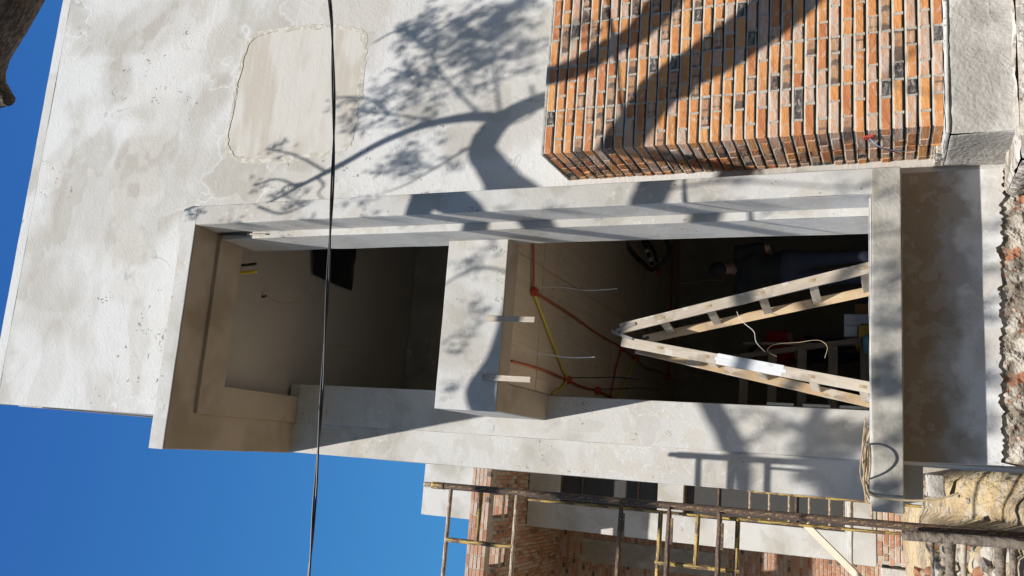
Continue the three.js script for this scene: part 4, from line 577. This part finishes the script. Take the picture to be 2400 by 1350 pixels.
// ---------------------------------------------------------------- cane bundle and rod on the sill
{
  const b = thing('cane_bundle', 'bundle of tan canes and cord lying along the open end of the sill', 'cane bundle');
  for (let i = 0; i < 16; i++) { const z = rr(0.24, 0.37), y = 1.80 + rr(0, 0.045), x0 = rr(-0.17, -0.08), x1 = rr(0.22, 0.42); part('cane', tube([[x0, y - 0.01, z], [mix(x0, x1, 0.35), y + rr(-0.005, 0.02), z + rr(-0.03, 0.03)], [mix(x0, x1, 0.7), y + rr(-0.005, 0.015), z + rr(-0.03, 0.03)], [x1, y - 0.012, z + rr(-0.03, 0.02)]], rr(0.004, 0.009)), M.cane, b); }
  part('cord_loop', tube([[0.235, 1.805, 0.37], [0.225, 1.80, 0.45], [0.17, 1.795, 0.51], [0.10, 1.795, 0.525], [0.04, 1.80, 0.49], [0.005, 1.805, 0.42], [0.0, 1.81, 0.37]], 0.007, 8), M.cane, b);
  solo('bent_cane', limb([[-0.06, 1.815, 0.33], [-0.105, 1.79, 0.43], [-0.12, 1.66, 0.47], [-0.115, 1.5, 0.49], [-0.085, 1.36, 0.5], [-0.045, 1.27, 0.5]], [0.007, 0.008, 0.008, 0.008, 0.007, 0.006], 8, 8), M.cane, 'single bent cane drooping over the open end of the sill', 'cane');
}

// ---------------------------------------------------------------- people in the dark room
function nets(f, [x0, y0, z0], [x1, y1, z1], h) { // surface nets
  const nx = Math.ceil((x1 - x0) / h) + 1, ny = Math.ceil((y1 - y0) / h) + 1, nz = Math.ceil((z1 - z0) / h) + 1, F = new Float32Array(nx * ny * nz), id = (i, j, k) => i + nx * (j + ny * k);
  for (let k = 0; k < nz; k++) for (let j = 0; j < ny; j++) for (let i = 0; i < nx; i++) F[id(i, j, k)] = f(x0 + i * h, y0 + j * h, z0 + k * h);
  const vi = new Int32Array(nx * ny * nz).fill(-1), pos = [], idx = [], E = [[0, 1], [2, 3], [4, 5], [6, 7], [0, 2], [1, 3], [4, 6], [5, 7], [0, 4], [1, 5], [2, 6], [3, 7]];
  for (let k = 0; k < nz - 1; k++) for (let j = 0; j < ny - 1; j++) for (let i = 0; i < nx - 1; i++) {
    const c = []; let m = 0; for (let q = 0; q < 8; q++) { c[q] = F[id(i + (q & 1), j + ((q >> 1) & 1), k + (q >> 2))]; if (c[q] < 0) m++; }
    if (!m || m === 8) continue; let sx = 0, sy = 0, sz = 0, n = 0;
    for (const [a, b] of E) if ((c[a] < 0) !== (c[b] < 0)) { const t = c[a] / (c[a] - c[b]); sx += mix(a & 1, b & 1, t); sy += mix((a >> 1) & 1, (b >> 1) & 1, t); sz += mix(a >> 2, b >> 2, t); n++; }
    vi[id(i, j, k)] = pos.length / 3; pos.push(x0 + (i + sx / n) * h, y0 + (j + sy / n) * h, z0 + (k + sz / n) * h);
  }
  for (let k = 1; k < nz - 1; k++) for (let j = 1; j < ny - 1; j++) for (let i = 1; i < nx - 1; i++) {
    const a = F[id(i, j, k)] < 0, qd = (b, p, q, r, s) => { if (a === b) return; const v = [p, q, r, s].map(o => vi[o]); if (v.some(o => o < 0)) return; a ? idx.push(v[0], v[1], v[2], v[0], v[2], v[3]) : idx.push(v[0], v[2], v[1], v[0], v[3], v[2]); };
    qd(F[id(i + 1, j, k)] < 0, id(i, j - 1, k - 1), id(i, j, k - 1), id(i, j, k), id(i, j - 1, k)); qd(F[id(i, j + 1, k)] < 0, id(i - 1, j, k - 1), id(i - 1, j, k), id(i, j, k), id(i, j, k - 1)); qd(F[id(i, j, k + 1)] < 0, id(i - 1, j - 1, k), id(i, j - 1, k), id(i, j, k), id(i - 1, j, k));
  }
  const g = new THREE.BufferGeometry(); g.setAttribute('position', new THREE.Float32BufferAttribute(pos, 3)); g.setIndex(idx); g.computeVertexNormals(); return g;
}
const cap = (x, y, z, a, b, ra, rb) => { const dx = b[0] - a[0], dy = b[1] - a[1], dz = b[2] - a[2], t = clamp(((x - a[0]) * dx + (y - a[1]) * dy + (z - a[2]) * dz) / (dx * dx + dy * dy + dz * dz)); return Math.hypot(x - a[0] - t * dx, y - a[1] - t * dy, z - a[2] - t * dz) - mix(ra, rb, t); };
const smin = (a, b, k) => { const h = clamp(0.5 + 0.5 * (b - a) / k); return mix(b, a, h) - k * h * (1 - h); };
const bones = (list, k) => (x, y, z) => { let d = 9; for (const b of list) d = smin(d, cap(x, y, z, ...b), k); return d; };
const ell = (x, y, z, c, r) => { const q = Math.hypot((x - c[0]) / r[0], (y - c[1]) / r[1], (z - c[2]) / r[2]); return (q - 1) * Math.min(...r); };
// feet at y = 0, 1.74 m tall, facing +z; arms: [shoulder side, elbow, wrist]
function person(label, pos, turn, { elbow, wrist, head, shirt, legs, skin, hair }) {
  const p = thing('person', label, 'person');
  const sh = [[-0.185, 1.42, -0.01], [0.185, 1.42, -0.01]], hip = [[-0.09, 0.9, 0], [0.09, 0.9, 0]], H = head;
  const torso = [[[0, 0.95, 0], [0, 1.12, 0], 0.135, 0.125], [[-0.06, 0.95, 0], [0.06, 0.95, 0], 0.125, 0.125], [[-0.07, 1.28, 0], [0.07, 1.28, 0], 0.125, 0.125], [[0, 1.1, 0], [0, 1.36, 0], 0.12, 0.12], [sh[0], sh[1], 0.06, 0.06]];
  const neck = [[[0, 1.4, -0.01], [H[0] * 0.6, 1.53, H[2] * 0.6], 0.056, 0.052]];
  const arms = [0, 1].flatMap(i => [[sh[i], elbow[i], 0.053, 0.042], [elbow[i], wrist[i], 0.042, 0.027]]);
  const leg = [0, 1].flatMap(i => { const s = i ? 1 : -1; return [[hip[i], [s * 0.105, 0.49, 0.02], 0.09, 0.06], [[s * 0.105, 0.49, 0.02], [s * 0.115, 0.08, -0.03], 0.058, 0.04], [[s * 0.115, 0.045, -0.05], [s * 0.14, 0.035, 0.13], 0.04, 0.034]]; });
  const c = [H[0], H[1], H[2]], headF = (x, y, z) => { let d = ell(x, y, z, [c[0], c[1] + 0.02, c[2] - 0.005], [0.077, 0.1, 0.097]); d = smin(d, ell(x, y, z, [c[0], c[1] - 0.065, c[2] + 0.028], [0.052, 0.055, 0.062]), 0.03); d = smin(d, ell(x, y, z, [c[0], c[1] - 0.025, c[2] + 0.1], [0.014, 0.026, 0.02]), 0.012); for (const s of [-1, 1]) { d = smin(d, ell(x, y, z, [c[0] + s * 0.078, c[1] - 0.01, c[2] - 0.005], [0.012, 0.03, 0.02]), 0.008); d = Math.max(d, -ell(x, y, z, [c[0] + s * 0.032, c[1] + 0.005, c[2] + 0.098], [0.016, 0.011, 0.012])); } return Math.max(d, -ell(x, y, z, [c[0], c[1] - 0.062, c[2] + 0.095], [0.024, 0.004, 0.01])); };
  const all = bones([...torso, ...neck, ...arms, ...leg], 0.035), body = (x, y, z) => smin(all(x, y, z), headF(x, y, z), 0.02);
  const lo = [-0.62, -0.02, -0.32], hi = [0.62, 1.82, 0.5], geos = [nets(body, lo, hi, 0.0125)];
  for (const i of [0, 1]) { // hands: palm and five fingers, slightly curled
    const W = V(...wrist[i]), d = W.clone().sub(V(...elbow[i])).normalize(), s = V(0, 1, 0).cross(d).normalize().multiplyScalar(i ? 1 : -1), up = d.clone().cross(s).multiplyScalar(i ? -1 : 1), at = (a, b, cc) => { const q = W.clone().addScaledVector(d, a).addScaledVector(s, b).addScaledVector(up, cc); return [q.x, q.y, q.z]; };
    const fb = [[at(0, 0.012, 0), at(0.085, 0.026, 0), 0.02, 0.016], [at(0, -0.012, 0), at(0.085, -0.026, 0), 0.02, 0.016], [at(0.03, 0.034, 0.004), at(0.062, 0.062, 0.016), 0.012, 0.0105], [at(0.062, 0.062, 0.016), at(0.092, 0.07, 0.028), 0.0105, 0.008]];
    [[-0.033, 0.06], [-0.011, 0.075], [0.011, 0.08], [0.032, 0.07]].forEach(([b, l]) => fb.push([at(0.085, b, 0), at(0.085 + l * 0.5, b * 1.1, 0.01), 0.0098, 0.009], [at(0.085 + l * 0.5, b * 1.1, 0.01), at(0.085 + l * 0.9, b * 1.12, 0.034), 0.009, 0.0075]));
    const mn = [9, 9, 9], mx = [-9, -9, -9]; for (const b of fb) for (const q of [b[0], b[1]]) q.forEach((v, k) => { mn[k] = Math.min(mn[k], v - 0.03); mx[k] = Math.max(mx[k], v + 0.03); });
    geos.push(nets(bones(fb, 0.006), mn, mx, 0.0035));
  }
  const b = part('body', mergeGeometries(geos), mat({ color: rgb(...skin), roughness: 0.7 }), p);
  const tf = bones([...torso, ...[0, 1].map(i => [sh[i], [mix(sh[i][0], elbow[i][0], 0.75), mix(sh[i][1], elbow[i][1], 0.75), mix(sh[i][2], elbow[i][2], 0.75)], 0.07, 0.062])], 0.04);
  part('shirt', nets((x, y, z) => Math.max(tf(x, y, z) - 0.014 - 0.004 * n3(x * 14, y * 8, z * 14), 0.9 - y, y - 1.475 + 0.6 * Math.max(0, 0.07 - Math.abs(x))), lo, hi, 0.0125), mat({ color: rgb(...shirt) }), b);
  const lf = bones([...torso.slice(0, 2), ...leg.filter((q, i) => i % 3 < 2)], 0.035);
  part('trousers', nets((x, y, z) => Math.max(lf(x, y, z) - 0.016 - 0.004 * n3(x * 12, y * 9, z * 12), 0.07 - y, y - 0.99), lo, hi, 0.0125), mat({ color: rgb(...legs) }), b);
  const ff = bones(leg.filter((q, i) => i % 3 === 2), 0.01); part('shoes', nets((x, y, z) => Math.max(ff(x, y, z) - 0.012, 0.001 - y), lo, [0.62, 0.2, 0.5], 0.011), M.black, b);
  part('hair', nets((x, y, z) => Math.max(ell(x, y, z, [c[0], c[1] + 0.022, c[2] - 0.008], [0.088, 0.112, 0.108]) + 0.004 * n3(x * 60, y * 60, z * 60), -(y - c[1] + 0.02) - 0.9 * (c[2] - 0.01 - z), z - c[2] - 0.085 - 0.6 * (y - c[1] - 0.06)), [c[0] - 0.12, c[1] - 0.14, c[2] - 0.14], [c[0] + 0.12, c[1] + 0.16, c[2] + 0.14], 0.007), mat({ color: rgb(...hair) }), b);
  p.position.set(...pos); p.rotation.y = turn; return p;
}
person('person in a black shirt and dark jeans behind the all-wood ladder leg', [2.16, 1.742, -2.6], Math.PI * 0.9, { elbow: [[-0.22, 1.15, 0.07], [0.31, 1.17, 0.0]], wrist: [[-0.06, 1.1, 0.25], [0.17, 1.02, 0.24]], head: [0, 1.63, 0.02], shirt: [0.008, 0.008, 0.009], legs: [0.014, 0.02, 0.038], skin: [0.30, 0.17, 0.11], hair: [0.01, 0.009, 0.008] });
person('person in a red shirt and blue jeans, head bent, at the back of the room', [1.69, 1.742, -5.6], -0.7, { elbow: [[-0.28, 1.15, 0.05], [0.27, 1.16, 0.06]], wrist: [[-0.12, 1.12, 0.29], [0.12, 1.08, 0.28]], head: [-0.02, 1.6, 0.06], shirt: [0.42, 0.022, 0.02], legs: [0.03, 0.045, 0.08], skin: [0.33, 0.19, 0.12], hair: [0.012, 0.01, 0.009] });

renderer.render(scene, camera);
